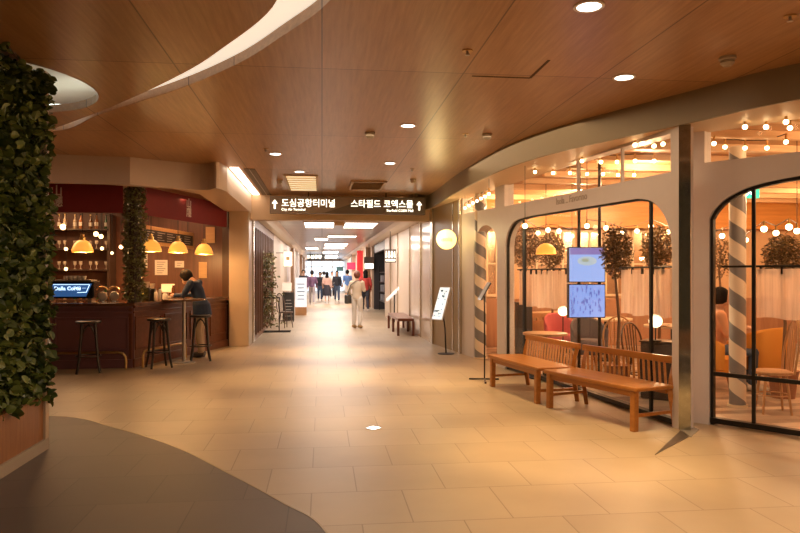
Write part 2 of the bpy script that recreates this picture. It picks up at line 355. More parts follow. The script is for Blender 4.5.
# entrance portal
dl, dr = sA(474), sA(497)
da = [(dl, 0), (dl, 1.95)] + spline([(dl, 2.0), (dl + .1, 2.2), (dl + .32, 2.32), ((dl + dr) / 2, 2.36), (dr - .32, 2.32), (dr - .1, 2.2), (dr, 2.0)], 4) + [(dr, 0)]
hT2 = [(sA(463), 2.66), (sA(495), 2.62), (sA(495), 3.0), (sA(463), 3.0)]
d1 = struct('door_1', M().extr([[(sA(461.5), 0)] + da + [(s0, 0), (s0, 3.05), (sA(461.5), 3.05)], hT2], lambda u, v, h: FA.p(u, h, v), -0.2, 0.0), paint, bevel=0.008)
M().extr([hT2], lambda u, v, h: FA.p(u, h, v), -0.062, -0.060).build('window_pane', pane, d1)
# panelled sign wall left of the entrance
olive = mat('olive_panel', (0.30, 0.20, 0.085), 0.45, 0.0)
struct('wall_sign', M().fbox(FA, sA(433), sA(461.5), -0.3, 0.0, 0, 3.05), olive)
struct('trim_4', M().fbox(FA, sA(431.5), sA(433.5), -0.3, 0.03, 0, 3.05), mat('steel_trim', (0.6, 0.52, 0.42), 0.25, 0.9))
struct('trim_5', M().fbox(FA, sA(452.5), sA(453.2), 0.0, 0.01, 0, 3.05).fbox(FA, sA(460.5), sA(461.8), 0.0, 0.05, 0, 3.05), mat('steel_trim', (0, 0, 0)))
# mirror column between the two storefronts
FM = Fr(atd(678.8, 6.60), atd(690.5, 6.53))
mirror = mat('aged_mirror', (0.42, 0.41, 0.35), 0.07, 0.9, var=0.35, scale=14)
struct('column_mirror', M().fbox(FM, 0.0, FM.L, -0.012, 0.0, 0, 2.95), mirror)
if 0: ch = struct('wall_column', M().hexa([FA.p(s1 - .02, -0.1, 0), FA.p(s1 + .01, 0.09, 0), (*atd(679.5, 6.7), 0), (*atd(681, 6.9), 0), FA.p(s1 - .02, -0.1, 3.05), FA.p(s1 + .01, 0.09, 3.05), (*atd(679.5, 6.7), 3.05), (*atd(681, 6.9), 3.05)]), paint)
# storefront B
bl, br_ = 0.0, sB(800) + 1.6
def archB():
    pts = [(bl, 0), (bl, 2.0)] + spline([(bl, 2.06), (bl + .05, 2.15), (bl + .16, 2.25), (bl + .36, 2.34), (bl + .62, 2.39), (bl + 1.0, 2.42), (bl + 1.5, 2.42), (br_ - .3, 2.34), (br_ - .05, 2.15), (br_, 2.0)], 5) + [(br_, 0)]
    return pts
aB = archB(); e0, e1 = sB(690.5), br_ + 0.2
hB = [(sB(704.5), 2.63), (e1 - .2, 2.63), (e1 - .2, 2.97), (sB(704.5), 2.97)]
win2 = struct('window_2', M().extr([[(e0, 0)] + aB + [(e1, 0), (e1, 3.05), (e0, 3.05)], hB], lambda u, v, h: FB.p(u, h, v), -0.16, 0.0), paint, bevel=0.008)
rb = offs(aB, 0.03)
b2 = M().extr([aB + rb[::-1]], lambda u, v, h: FB.p(u, h, v), -0.09, -0.03)
b2.fbox(FB, bl, br_, -0.10, -0.02, 0.02, 0.07).fbox(FB, bl, br_, -0.06, -0.035, 0.49, 0.53)
for s in (sB(752), sB(752) + 0.66): b2.fbox(FB, s - .016, s + .016, -0.06, -0.035, 0.02, 2.41)
b2.build('window_frame', black, win2)
M().extr([[(p[0], max(p[1], 0.05)) for p in aB]], lambda u, v, h: FB.p(u, h, v), -0.062, -0.060).build('window_pane', pane, win2)
M().extr([hB], lambda u, v, h: FB.p(u, h, v), -0.062, -0.060).build('window_pane', pane, win2)
# further storefront to the right of the frame, closing the restaurant
E = FB.p(e1, 0, 0)
struct('wall_restaurant_front', M().box(E[0] - .05, 10.5, E[1] - 0.1, E[1] + .05, 0, 3.05), paint)
# floor inlay at the mirror column
q = [flo(655, 455), flo(689, 437), flo(681, 430.5), flo(673, 429)]
struct('trim_6', M().prism([[q[0], q[1], q[2]]], 0, 0.006), mat('dark_stone', (0.10, 0.075, 0.06), 0.3))
struct('trim_7', M().prism([[flo(680, 430), flo(691, 437.5), flo(699, 430), flo(692, 427)]], 0, 0.007), mat('grey_inlay', (0.32, 0.29, 0.25), 0.2))
# curved fascia above the storefronts
fasc = [cpt(*p) for p in ((430, 195), (458, 175), (500, 150), (550, 130), (620, 110.5), (700, 89.5), (800, 64))]
fasc = [(1.92, 15.2), (2.0, 14.6)] + fasc + [(5.0, 4.2), (6.6, 3.3), (8.6, 2.8), (10.4, 2.7)]
fs_ = spline(fasc, 8)
def ribbed(name, c):
    m = mat(name, c, 0.45, 0.1); nt = m.node_tree; b = nt.nodes['Principled BSDF']; return m
fas_m = ribbed('fascia_panel', (0.24, 0.185, 0.115))
struct('ceiling_fascia', M().ribbon(fs_, 2.95, CEIL, 0.03), fas_m, smooth=True)
back = [(2.42, 15.2)] + [FA.p(0, -.1, 0)[:2], FA.p(FA.L, -.1, 0)[:2], FB.p(e0, -.1, 0)[:2], FB.p(e1, -.1, 0)[:2], (10.4, E[1])]
struct('ceiling_soffit', M().prism([fs_ + back[::-1]], 2.95, 2.99), mat('soffit_paint', (0.60, 0.43, 0.27), 0.5))
struct('wall_upper', M().extr([[(-0.2, 3.04), (FA.L + .1, 3.04), (FA.L + .1, CEIL), (-0.2, CEIL)]], lambda u, v, h: FA.p(u, h, v), -0.1, 0.0), white)

# ---- portal beam and corridor
beige = mat('beige_beam', (0.62, 0.42, 0.25), 0.45)
struct('ceiling_beam', M().box(-1.6, 2.6, 15.0, 15.35, 2.70, CEIL), beige)
def XL(y): return -1.55 + (y - 15) * 0.004
def XR(y): return 2.38 - (y - 15) * 0.008
metalceil = mat('corridor_ceiling_panels', (0.42, 0.34, 0.34), 0.25, 0.3)
struct('ceiling_corridor', M().prism([[(XL(15) - 1, 15.3), (XR(15) + 1, 15.3), (3.5, 64), (-3, 64)]], 2.96, 3.05), tiles('slat_ceiling', (0.50, 0.40, 0.40), (0.42, 0.33, 0.34), (0.15, 0.11, 0.12), 6.0, 0.3, 0.28, 0.0, msize=0.02))
cor = mat('cornice_paint', (0.72, 0.60, 0.48), 0.4)
def cornice(name, X, sg, y0, y1):
    m = M(); pr = [(0, 2.80), (0.05, 2.78), (0.18, 2.80), (0.30, 2.87), (0.36, 2.96), (0, 2.96)]
    vs = [(X(y) + sg * a, y, b) for y in (y0, y1) for a, b in pr]; n = len(pr)
    m.add(vs, [(i, (i + 1) % n, (i + 1) % n + n, i + n) for i in range(n)] + [tuple(range(n)), tuple(range(n, 2 * n))]); struct(name, m, cor)
cornice('trim_8', XL, 1, 15.35, 60); cornice('trim_9', XR, -1, 15.35, 60)
marble = mat('beige_marble', (0.60, 0.47, 0.36), 0.15, var=0.25, scale=1.2)
warmwall = mat('corridor_wall', (0.66, 0.52, 0.40), 0.35)
def wallr(name, y0, y1, m, off=0.0, z1=2.9): return struct(name, M().hexa([(XR(y0) - off, y0, 0), (XR(y0) + .2, y0, 0), (XR(y1) + .2, y1, 0), (XR(y1) - off, y1, 0), (XR(y0) - off, y0, z1), (XR(y0) + .2, y0, z1), (XR(y1) + .2, y1, z1), (XR(y1) - off, y1, z1)]), m)
def walll(name, y0, y1, m, off=0.0, z1=2.9): return struct(name, M().hexa([(XL(y0) - .2, y0, 0), (XL(y0) + off, y0, 0), (XL(y1) + off, y1, 0), (XL(y1) - .2, y1, 0), (XL(y0) - .2, y0, z1), (XL(y0) + off, y0, z1), (XL(y1) + off, y1, z1), (XL(y1) - .2, y1, z1)]), m)
def XY(px, X):                              # y where the pixel column meets the corridor side
    k = (px - 400) / FPX; r = cw(k, 1); y = 20
    for _ in range(20): y = X(y) / r[0] * r[1]
    return y
yr = lambda px: XY(px, XR)
yl = lambda px: XY(px, XL)
wallr('wall_right_marble', 14.9, yr(409), marble)
wallr('wall_right_plaster', yr(409), yr(391), warmwall)
ydark0, ydark1 = yr(386.5), yr(374)
wallr('wall_right_pier', yr(391), ydark0, warmwall, 0.06)
wallr('wall_right_shop', yr(372), 62, warmwall)
for i, px in enumerate((421, 410, 398, 391)):
    y = yr(px); struct('trim_%d' % (10 + i), M().box(XR(y) - .03, XR(y) + .01, y - .03, y + .03, 0, 2.85), mat('steel_trim', (0, 0, 0)))
for i, px in enumerate((370, 366, 361, 355)):
    y = yr(px); struct('column_%d' % i, M().box(XR(y) - .22, XR(y) + .1, y - .25, y + .25, 0, 2.85), warmwall if i % 2 else mat('brown_pier', (0.32, 0.20, 0.12), 0.3))
struct('wall_shop_recess', M().box(3.3, 3.4, ydark0 - 1, ydark1 + 1, 0, 2.9), mat('dark_shop_wall', (0.05, 0.045, 0.05), 0.4))
struct('wall_shop_side', M().box(XR(ydark0), 3.4, ydark0 - .1, ydark0, 0, 2.9).box(XR(ydark1), 3.4, ydark1, ydark1 + .1, 0, 2.9), mat('dark_shop_wall', (0, 0, 0)))
struct('trim_20', M().box(XR(ydark0) - .02, XR(ydark0) + .12, ydark0, ydark1, 2.45, 2.9), mat('dark_shop_wall', (0, 0, 0)))
# left corridor side
struct('column_left', M().box(-1.94, XL(15) + 0.02, 14.58, 15.3, 0, 3.0), mat('beige_pillar', (0.50, 0.37, 0.25), 0.35), bevel=0.01)
struct('trim_21', M().box(XL(15) - 0.03, XL(15) + 0.05, 15.3, 15.55, 0, 2.9), mat('steel_trim', (0, 0, 0)))
y2 = yl(274)
struct('wall_left_recess', M().box(-2.2, -2.1, 15.5, y2, 0, 2.9), mat('dark_brown_wall', (0.10, 0.055, 0.035), 0.4))
walll('wall_left_corridor', y2, yl(287), mat('cream_pier', (0.70, 0.58, 0.45), 0.4))
walll('wall_left_far', yl(287), 62, mat('pale_far_wall', (0.70, 0.64, 0.62), 0.3))
for i, px in enumerate((291, 296, 300, 303)):
    y = yl(px); struct('column_%d' % (4 + i), M().box(XL(y) - .1, XL(y) + .15, y - .4, y + .4, 0, 2.85), mat('pale_far_wall', (0, 0, 0)) if i % 2 else mat('brown_pier', (0, 0, 0)))
# end of the corridor: glazed doors onto daylight
de = struct('door_2', M().box(-3, 3.5, 61.9, 62.1, 2.75, 3.05).box(-3, 3.5, 61.95, 62.05, 2.2, 2.27), mat('pale_far_wall', (0, 0, 0)))
g = M()
for x in (-1.9, -0.95, 0, 0.95, 1.9): g.box(x - .04, x + .04, 61.95, 62.05, 0, 2.8)
g.build('door_frame', mat('steel_trim', (0, 0, 0)), de)
M().box(-3, 3.5, 62.0, 62.01, 0, 2.8).build('door_pane', pane, de)

# ---- bar soffit and bar room
bandp = [(-8.9, 9.75), (-6.5, 9.72), cpt(52, 154), cpt(130, 157), cpt(200, 164), (-1.62, 10.75), (-1.52, 11.2), (-1.52, 15.2)]
bs = spline(bandp[:4], 4)[:-1] + spline(bandp[3:7], 6)[:-1] + [bandp[6], bandp[7]]
inn = [(-2.02, 15.2), (-2.02, 11.6), (-2.3, 10.95), (-3.2, 10.5), (-8.9, 10.3)]
struct('ceiling_bar_soffit', M().prism([bs + inn], 2.84, CEIL), mat('beige_band', (0.62, 0.49, 0.41), 0.4))
struct('trim_22', M().box(-1.49, -1.35, 11.3, 15.0, CEIL - .01, CEIL), mat('linear_light', (1, 1, 1), 0.5, emit=(1.0, 0.8, 0.6), es=4))
struct('ceiling_bar', M().prism([[(-8.9, 10.3), (-3.2, 10.5), (-2.3, 10.95), (-2.02, 11.6), (-2.02, 15.2), (-8.9, 15.2)]], 3.0, 3.1), wood('bar_ceiling_wood', (0.16, 0.07, 0.03), (0.24, 0.11, 0.05), 0.4, 'X'))
brick = tiles('brown_brick', (0.17, 0.06, 0.03), (0.11, 0.045, 0.025), (0.05, 0.03, 0.02), 0.24, 0.08, 0.6)
struct('wall_bar', M().box(-9, -2.02, 15.0, 15.1, 0, 3.0), wood('bar_wall_wood', (0.10, 0.035, 0.018), (0.16, 0.06, 0.03), 0.35, 'Z', 0.5))
B0 = flo(52, 371); B1 = flo(132.5, 367.7); B2 = flo(227, 346)
FC = Fr(B1, B2); FCn = -1                     # face 2 runs away from the camera; n toward the lobby is (e.y,-e.x)
# ================================================================ OBJECTS OF THE HALL
steel = mat('brushed_steel', (0.55, 0.52, 0.48), 0.3, 0.9)
brass = mat('brass', (0.62, 0.40, 0.16), 0.28, 1.0)
dkwood = wood('dark_wood', (0.035, 0.018, 0.012), (0.07, 0.035, 0.02), 0.35, 'Z')
# ---- plant wall at the left edge
PX0, PX1, PY0, PY1 = -3.6, -2.36, 2.9, 6.17
t = thing('plant_wall', 'tall green leafy wall in a wood-faced planter at the left edge', 'plant', ((PX0 + PX1) / 2, (PY0 + PY1) / 2, 0))
M().box(PX0, PX1 + .02, PY0, PY1 + .0, 0, 0.10).build('plinth', mat('grey_plinth', (0.34, 0.28, 0.22), 0.5), t)
M().box(PX0, PX1 - .0, PY0, PY1 - .07, 0.10, 0.46).build('planter_box', wood('planter_wood', (0.22, 0.085, 0.028), (0.34, 0.15, 0.055), 0.35, 'Z', 1.5), t)
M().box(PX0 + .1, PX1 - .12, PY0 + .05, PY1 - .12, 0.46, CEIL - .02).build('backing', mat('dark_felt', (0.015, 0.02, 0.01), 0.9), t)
M().box(PX1 - .16, PX1 + .02, PY1 - .07, PY1, 0.10, CEIL - .01).build('post', mat('beige_post', (0.48, 0.36, 0.25), 0.4), t)
def lf():
    r = R_.random()
    if r < 0.8: return (PX1 - .12 + R_.random() ** 2 * 0.17, R_.uniform(3.6, PY1 + .03), R_.uniform(0.44, CEIL - .05))
    return (R_.uniform(PX0 + .5, PX1 + .06), PY1 - .14 + R_.random() * 0.12, R_.uniform(0.44, CEIL - .05))
M().leafcloud(17000, lf, 0.075, 0.06).build('foliage', leafmat('leaf_green', (0.022, 0.045, 0.007), (0.15, 0.19, 0.035)), t, fix=False)

# ---- bar counter
plum = mat('plum_paint', (0.15, 0.062, 0.070), 0.35, var=0.1)
redb = wood('red_brown_wood', (0.13, 0.040, 0.018), (0.20, 0.070, 0.035), 0.32, 'X', 0.4)
BL = (-7.5, B1[1] - 0.10)
FD = Fr(BL, B1)
t = thing('bar_counter', 'plum and red-brown panelled bar counter with an angled corner and dark top', 'counter', (*B1, 0))
M().fbox(FD, 0, FD.L + .02, -0.55, 0, 0.0, 1.0).build('front_body', plum, t)
M().fbox(FC, -.02, FC.L, -0.5, 0, 0.0, 1.0).build('side_body', redb, t)
M().fbox(FD, 0, FD.L + .05, -0.6, 0.07, 1.0, 1.05).fbox(FC, -.05, FC.L, -0.55, 0.07, 1.0, 1.051).build('countertop', wood('counter_top_wood', (0.08, 0.03, 0.015), (0.14, 0.06, 0.03), 0.15, 'X', 0.5), t, bevel=0.008)
m = M()
def panels(F, m, edges):
    for a, b in zip(edges[:-1], edges[1:]):
        a += .06; b -= .06
        for z0, z1 in ((0.28, 0.82),):
            m.fbox(F, a, b, 0, .018, z0, z0 + .025).fbox(F, a, b, 0, .018, z1 - .025, z1).fbox(F, a, a + .025, 0, .018, z0 + .025, z1 - .025).fbox(F, b - .025, b, 0, .018, z0 + .025, z1 - .025)
    m.fbox(F, 0, F.L, 0, .03, 0.88, 0.91).fbox(F, 0, F.L, 0, .035, 0.0, 0.14).fbox(F, 0, F.L, 0, .05, .965, 1.0)
panels(FD, m, [FD.L - k for k in (4.2, 3.35, 2.5, 1.95, 1.25, 0.0)][::1])
m.build('front_moulding', plum, t, bevel=0.004)
m = M(); panels(FC, m, [0, .9, 1.8, 2.6, FC.L]); m.build('side_moulding', redb, t, bevel=0.004)
# foot rails
sw = lambda F, px, n=0.0: F.s(px, n)
s1_ = sw(FD, 126, .16)
m = M().tube([FD.p(0.3, .16, .27)] + [FD.p(s1_ - .12, .16, .27), FD.p(s1_ - .05, .16, .25), FD.p(s1_ - .01, .16, .2), FD.p(s1_, .16, .12), FD.p(s1_, .16, 0.0)], 0.02, 10)
for s in (1.2, 2.4): m.tube([FD.p(s, .16, .27), FD.p(s, .035, .27)], .012, 8)
m.build('foot_rail', brass, label='long brass foot rail along the plum front of the bar, end bent to the floor', cat='rail')
r0, r1 = sw(FC, 143, .16), sw(FC, 186, .16)
m = M().tube([FC.p(r0, .16, 0), FC.p(r0, .16, .2), FC.p(r0 + .05, .16, .26), FC.p(r0 + .12, .16, .27), FC.p(r1 - .1, .16, .27), FC.p(r1 - .03, .16, .25), FC.p(r1, .16, .18), FC.p(r1, .16, 0)], 0.02, 10)
m.build('foot_rail', brass, label='shorter brass foot rail behind the middle bar stool, on the angled side of the bar', cat='rail')
# bar side frame post with polished trim
m = M().fbox(FC, FC.L - .02, FC.L + .12, -.1, .06, 0, 2.95); struct('trim_30', m, mat('dark_brown_frame', (0.07, 0.035, 0.02), 0.25))
struct('trim_31', M().fbox(FC, FC.L + .02, FC.L + .06, .06, .09, 0, 2.9), mat('steel_trim', (0, 0, 0)))
# maroon valances
maroon = mat('maroon_cloth', (0.20, 0.015, 0.018), 0.7, var=0.1)
cloth_white = mat('white_print', (0.75, 0.62, 0.58), 0.6)
FV1 = Fr((BL[0], B1[1] - 0.1), (B1[0] - 0.05, B1[1])); FV2 = Fr((B1[0] + .05, B1[1] + .15), (B2[0], B2[1] - .05))
def valance(F, s0, s1, label, marks):
    t = thing('valance', label, 'valance', F.p((s0 + s1) / 2, 0, 2.5), group=None)
    M().fbox(F, s0, s1, -.015, .015, 2.50, 2.97).build('cloth', maroon, t)
    for s in marks:
        for k, chh in enumerate(('山', '廳')):
            m4 = plane4(F.p(s, .018, 2.83 - k * .17), (F.e.x, F.e.y, 0), (0, 0, 1)); textmesh(chh, 0.19, m4, .001, bold=.003).build('lettering', cloth_white, t)
valance(FV1, 0.5, FV1.L - .1, 'long maroon valance over the front of the bar with white characters at its left', [FV1.s(57)])
valance(FV2, 0.0, FV2.L - .02, 'maroon valance over the angled side of the bar with white characters in its middle', [FV2.s(188)])
# vine column standing on the counter
vx, vy = atd(134.5, 11.15)
t = thing('vine_column', 'round pillar wrapped in green and brown vines at the corner of the bar', 'column', (vx, vy, 1.05))
M().cyl((vx, vy), .11, 1.051, 2.99, 14).build('post', dkwood, t)
def vf():
    a = R_.uniform(0, 6.28); r = R_.uniform(.10, .17); return (vx + r * math.cos(a), vy + r * math.sin(a), R_.uniform(1.08, 2.93))
M().leafcloud(2600, vf, .055, .03).build('foliage', leafmat('vine_leaf', (0.09, 0.075, 0.025), (0.24, 0.24, 0.08)), t, fix=False)
# ---- pendant lamps
amber = mat('amber_glass', (0.85, 0.42, 0.08), 0.3, emit=(1.0, 0.40, 0.06), es=0.55)
bulbm = emis('hot_bulb', (1.0, 0.72, 0.36), 40)
def pendant(px, py, d, label, ztop):
    x, y = atd(px, d); z = zat(py, d)
    t = thing('pendant_lamp', label, 'lamp', (x, y, z - .1), group='pendant lamps over the bar')
    M().lathe([(.175, z - .1), (.17, z - .06), (.14, z + .02), (.09, z + .08), (.05, z + .10)], (x, y), 24, cap=False).build('lamp_shade', amber, t, smooth=True)
    M().lathe([(.177, z - .105), (.177, z - .09)], (x, y), 24, cap=False).build('rim', brass, t)
    M().cyl((x, y), .05, z + .09, z + .15).cyl((x, y), .03, z + .15, z + .2).build('lamp_holder', brass, t)
    M().cyl((x, y), .006, z + .2, ztop, 6).build('cord', black, t)
    M().ball((x, y, z + .01), .035).build('bulb', bulbm, t)
    lamp('POINT', 'pendant_light', (x, y, z - .12), 22, (1.0, 0.55, 0.2), .05)
pendant(82.5, 246, 11.6, 'amber glass pendant lamp above the espresso machine, leftmost of the four', 2.99)
pendant(151, 245.5, 11.7, 'amber glass pendant lamp just right of the vine pillar', 2.99)
pendant(178, 247, 12.5, 'amber glass pendant lamp over the papers on the bar wall, between two others', 2.99)
pendant(204, 249, 13.4, 'amber glass pendant lamp above the leaning customer, rightmost of the four', 2.99)
lamp('AREA', 'bar_light', (-5.5, 12.8, 2.9), 55, (1.0, 0.6, 0.3), 3.0, sy=1.2); lamp('AREA', 'bar_light', (-3.0, 13.6, 2.9), 22, (1.0, 0.55, 0.28), 1.0, sy=1.6)
for px, py in ((193, 187.5), (211, 196)):
    x, y = flo(px, py, 3.0)[0:2] if False else atd(px, 680 * 1.5 / (275 - py)); y = min(y, 14.3)
    t = M().cyl((x, y), .05, 2.985, 3.0, 16).build('downlight', emis('downlight_face', (1, .8, .55), 6), label='small round downlight in the bar ceiling near the %s end of the maroon valance' % ('left' if px < 200 else 'right'), cat='ceiling light')
# ---- framed chalk menu
p0, p1 = atd(141, 12.1), atd(193, 14.6); FS = Fr(p0, p1)
t = thing('chalk_menu', 'long blackboard menu in a pale wooden frame hanging behind the pendant lamps', 'menu board', FS.p(FS.L / 2, 0, 2.02))
fw = wood('pale_frame_wood', (0.45, 0.24, 0.09), (0.62, 0.36, 0.15), 0.4, 'X')
M().fbox(FS, 0, FS.L, -.02, .02, 2.05, 2.40).build('frame', fw, t, bevel=.004)
M().fbox(FS, .07, FS.L - .07, .02, .024, 2.12, 2.33).build('board', mat('blackboard', (0.03, 0.025, 0.022), 0.6), t)
m = M(); rr = random.Random(3)
for col in range(5):
    for row in range(4):
        a = .2 + col * (FS.L - .3) / 5; m.fbox(FS, a, a + rr.uniform(.2, .38), .024, .026, 2.15 + row * .045, 2.162 + row * .045)
m.build('chalk_lines', mat('chalk', (0.5, 0.45, 0.4), 0.8), t)
for s in (.3, FS.L - .3): M().tube([FS.p(s, 0, 2.4), FS.p(s, 0, 2.99)], .005, 6).build('hanger', black, t)
# notices and lantern on the bar's back wall
paper = mat('white_paper', (0.72, 0.62, 0.52), 0.7)
def onwall(name, px0, px1, py0, py1, y, th, m_, label, cat, lines=0):
    x0 = (px0 - 400) / FPX; a = cw(x0, 1); b = cw((px1 - 400) / FPX, 1); xa = a[0] / a[1] * y; xb = b[0] / b[1] * y; d = y * CS + xa * SN
    z0, z1 = zat(py1, d), zat(py0, d); t = M().box(xa, xb, y - th, y, z0, z1).build(name, m_, label=label, cat=cat, org=((xa + xb) / 2, y, z0)); 
    if lines:
        t2 = M()
        for k in range(lines): zz = z1 - (k + 1) * (z1 - z0) / (lines + 1); t2.box(xa + .04, xb - .04 - (k % 3) * .03, y - th - .002, y - th, zz - .006, zz + .006)
        t2.build('print', mat('grey_print', (0.2, 0.15, 0.12), 0.7), t)
    return t
onwall('paper_notice', 155, 167.5, 260, 275, 14.99, .01, paper, 'large white paper notice on the dark wall behind the bar', 'notice', 6)
onwall('paper_notice', 175, 184, 261, 267.5, 14.99, .01, paper, 'small white card on the dark wall above the customer', 'notice', 2)
onwall('paper_notice', 144.5, 147.5, 254, 268, 14.99, .01, paper, 'narrow white strip of paper beside the vine pillar', 'notice')
onwall('picture_frame', 206, 215, 227, 243, 14.99, .03, fw, 'small wooden picture frame high behind the rightmost pendant lamp', 'picture')
onwall('serving_board', 199, 207, 262, 278, 14.98, .03, fw, 'pale wooden board hanging on the wall right of the customer', 'board')
# ---- back shelves with bottles and glasses
t = thing('bar_shelf', 'wide dark back-bar shelving unit of three shelves behind the espresso machine', 'shelf', (-5.6, 14.8, 0))
for z in (1.0, 1.62, 2.05, 2.45): M().box(-7.6, -4.35, 14.55, 14.97, z - .03, z).build('shelf', dkwood, t)
for x in (-7.6, -4.38): M().box(x, x + .05, 14.55, 14.97, 0, 2.75).build('side_panel', dkwood, t)
M().box(-7.55, -4.38, 14.58, 14.97, 0, .97).build('cabinet_body', dkwood, t)
glassm = mat('bar_glass', (0.75, 0.62, 0.5), 0.08, emit=(1.0, .6, .3), es=0.0, spec=0.8)
btl = [mat('bottle_%d' % i, c, 0.12, spec=0.8) for i, c in enumerate([(0.16, 0.05, 0.01), (0.03, 0.08, 0.03), (0.45, 0.30, 0.18), (0.30, 0.10, 0.03)])]
protos = []
for i, bm0 in enumerate(btl):
    t = mk('bottle', 'x', 'bottle'); M().lathe([(.035, 0), (.037, .02), (.037, .17), (.014, .22), (.013, .28)], (0, 0), 10).build('glass_body', bm0, t, smooth=True)
    M().lathe([(.016, .28), (.016, .305)], (0, 0), 8).build('cap', [brass, black][i % 2], t); M().lathe([(.0378, .06), (.0378, .14)], (0, 0), 10, cap=False).build('bottle_label', paper, t); protos.append(t)
gp = M().lathe([(.03, 0), (.03, .005), (.005, .01), (.005, .07), (.032, .1), (.034, .16), (.032, .16), (.03, .1)], (0, 0), 10, cap=False).build('wine_glass', glassm, label='x', cat='glass', smooth=True)
names = ['amber', 'green', 'pale', 'brown']; k = 0; used = set()
for zi, (z, what) in enumerate(((1.001, 'b'), (1.621, 'g'), (2.051, 'g'), (2.451, 'b'))):
    n = 20
    for j in range(n):
        x = -7.42 + j * 2.95 / (n - 1); y = 14.66 + (j % 2) * .12
        shelf = ['lowest', 'second', 'third', 'top'][zi]
        if what == 'b':
            i = R_.randrange(4); lab = '%s bottle standing on the %s shelf behind the bar' % (names[i], shelf)
            if i in used: clone(protos[i], (x, y, z), 0, lab, '%s bottles on the %s shelf' % (names[i], shelf))
            else: used.add(i); protos[i].location = (x, y, z); protos[i]['label'] = lab; protos[i]['group'] = '%s bottles on the %s shelf' % (names[i], shelf)
        else:
            lab = 'clear stemmed glass in the row on the %s shelf behind the bar' % shelf
            if 'g' in used: c = gp.copy(); C.objects.link(c)
            else: c = gp; used.add('g')
            c.location = (x, y, z); c['label'] = lab; c['group'] = 'glasses on the %s shelf' % shelf
# wall bulbs in the bar
k = 0
for px, py, sz, lab in ((63, 227, .06, 'bright bare bulb high at the left of the bar shelves'), (66, 249, .035, 'small glowing bulb at the left of the glasses'), (66, 269, .035, 'small glowing bulb low at the left of the bar shelves'), (102, 248.5, .035, 'small glowing bulb above the right end of the glasses'), (121, 247, .04, 'glowing bulb beside the vine pillar'), (112, 253, .03, 'small glowing bulb under its neighbour left of the vine pillar'), (96, 234, .05, 'bright bulb right of the leftmost pendant lamp'), (101, 236.5, .045, 'bright bulb at the right end of the bar light cluster')):
    x, y = atd(px, 13.6); z = zat(py, 13.6); t = thing('wall_bulb', lab, 'bulb', (x, y, z), group='bare bulbs behind the bar')
    M().ball((x, y, z), sz, 10).build('bulb', emis('bar_bulb', (1.0, .55, .2), 5), t); M().cyl((x, y), .006, z + sz, 2.99, 6).build('cord', black, t)
# espresso machine with its blue lit sign
ex0, ex1 = FD.s(45, -.3), FD.s(96.5, -.3)
t = thing('espresso_machine', 'black espresso machine with a glowing blue sign on its back, on the bar counter', 'coffee machine', FD.p((ex0 + ex1) / 2, -.3, 1.05))
M().fbox(FD, ex0, ex1, -.52, -.16, 1.12, 1.40).build('body', mat('machine_black', (0.02, 0.02, 0.025), 0.2, 0.5), t, bevel=.02)
for s in (ex0 + .08, ex1 - .08): M().fbox(FD, s - .03, s + .03, -.45, -.2, 1.052, 1.12).build('foot', steel, t)
M().fbox(FD, ex0 + .05, ex1 - .05, -.5, -.18, 1.40, 1.42).build('cup_tray', steel, t)
M().extr([[(ex0 + .02, 1.15), (ex1 - .12, 1.15), (ex1 - .03, 1.36), (ex0 + .02, 1.36)]], lambda u, v, h: FD.p(u, h, v), -.158, -.14).build('light_sign', mat('blue_sign', (0.02, 0.08, 0.2), 0.3, emit=(0.03, 0.10, 0.28), es=0.5), t)
fm = M(); ws = emis('sign_line', (0.5, 0.75, 1.0), 1.1)
for a, b in (((ex0 + .04, 1.345), (ex1 - .06, 1.345)), ((ex1 - .06, 1.345), (ex1 - .11, 1.22)), ((ex1 - .11, 1.22), (ex0 + .55, 1.215))): fm.tube([FD.p(a[0], -.136, a[1]), FD.p(b[0], -.136, b[1])], .006, 6)
fm.build('sign_border', ws, t)
textmesh('Dalla Corte', .085, plane4(FD.p(ex0 + .40, -.138, 1.28), (FD.e.x, FD.e.y, 0), (0, 0, 1)), .002, bold=.002).build('lettering', ws, t)
textmesh('— EVO —', .06, plane4(FD.p(ex1 - .25, -.138, 1.29), (FD.e.x, FD.e.y, 0), (0, 0, 1)), .002).build('lettering', ws, t)
cup = mat('cup_white', (0.7, 0.62, 0.55), 0.3)
for k in range(9):
    c = FD.p(ex0 + .35 + k * (ex1 - ex0 - .5) / 9, -.24 - .12 * (k % 2), 1.421)
    if k == 0:
        cp0 = M().lathe([(.022, 0), (.04, .03), (.042, .065), (.036, .065), (.03, .02)], (0, 0), 14, cap=False).build('coffee_cup', cup, label='white coffee cup in the %s row on top of the espresso machine' % ('front' if k % 2 == 0 else 'back'), cat='cup', group='cups on the espresso machine', smooth=True, org=(0, 0, 0)); q = cp0
    else: q = cp0.copy(); C.objects.link(q); q['label'] = 'white coffee cup in the %s row on top of the espresso machine' % ('front' if k % 2 == 0 else 'back')
    q.location = c
lamp('AREA', 'shelf_fill', (-5.9, 14.3, 2.93), 12, (1.0, 0.62, 0.32), 2.6, sy=.3)  # unseen lamp added to make the shelves sparkle
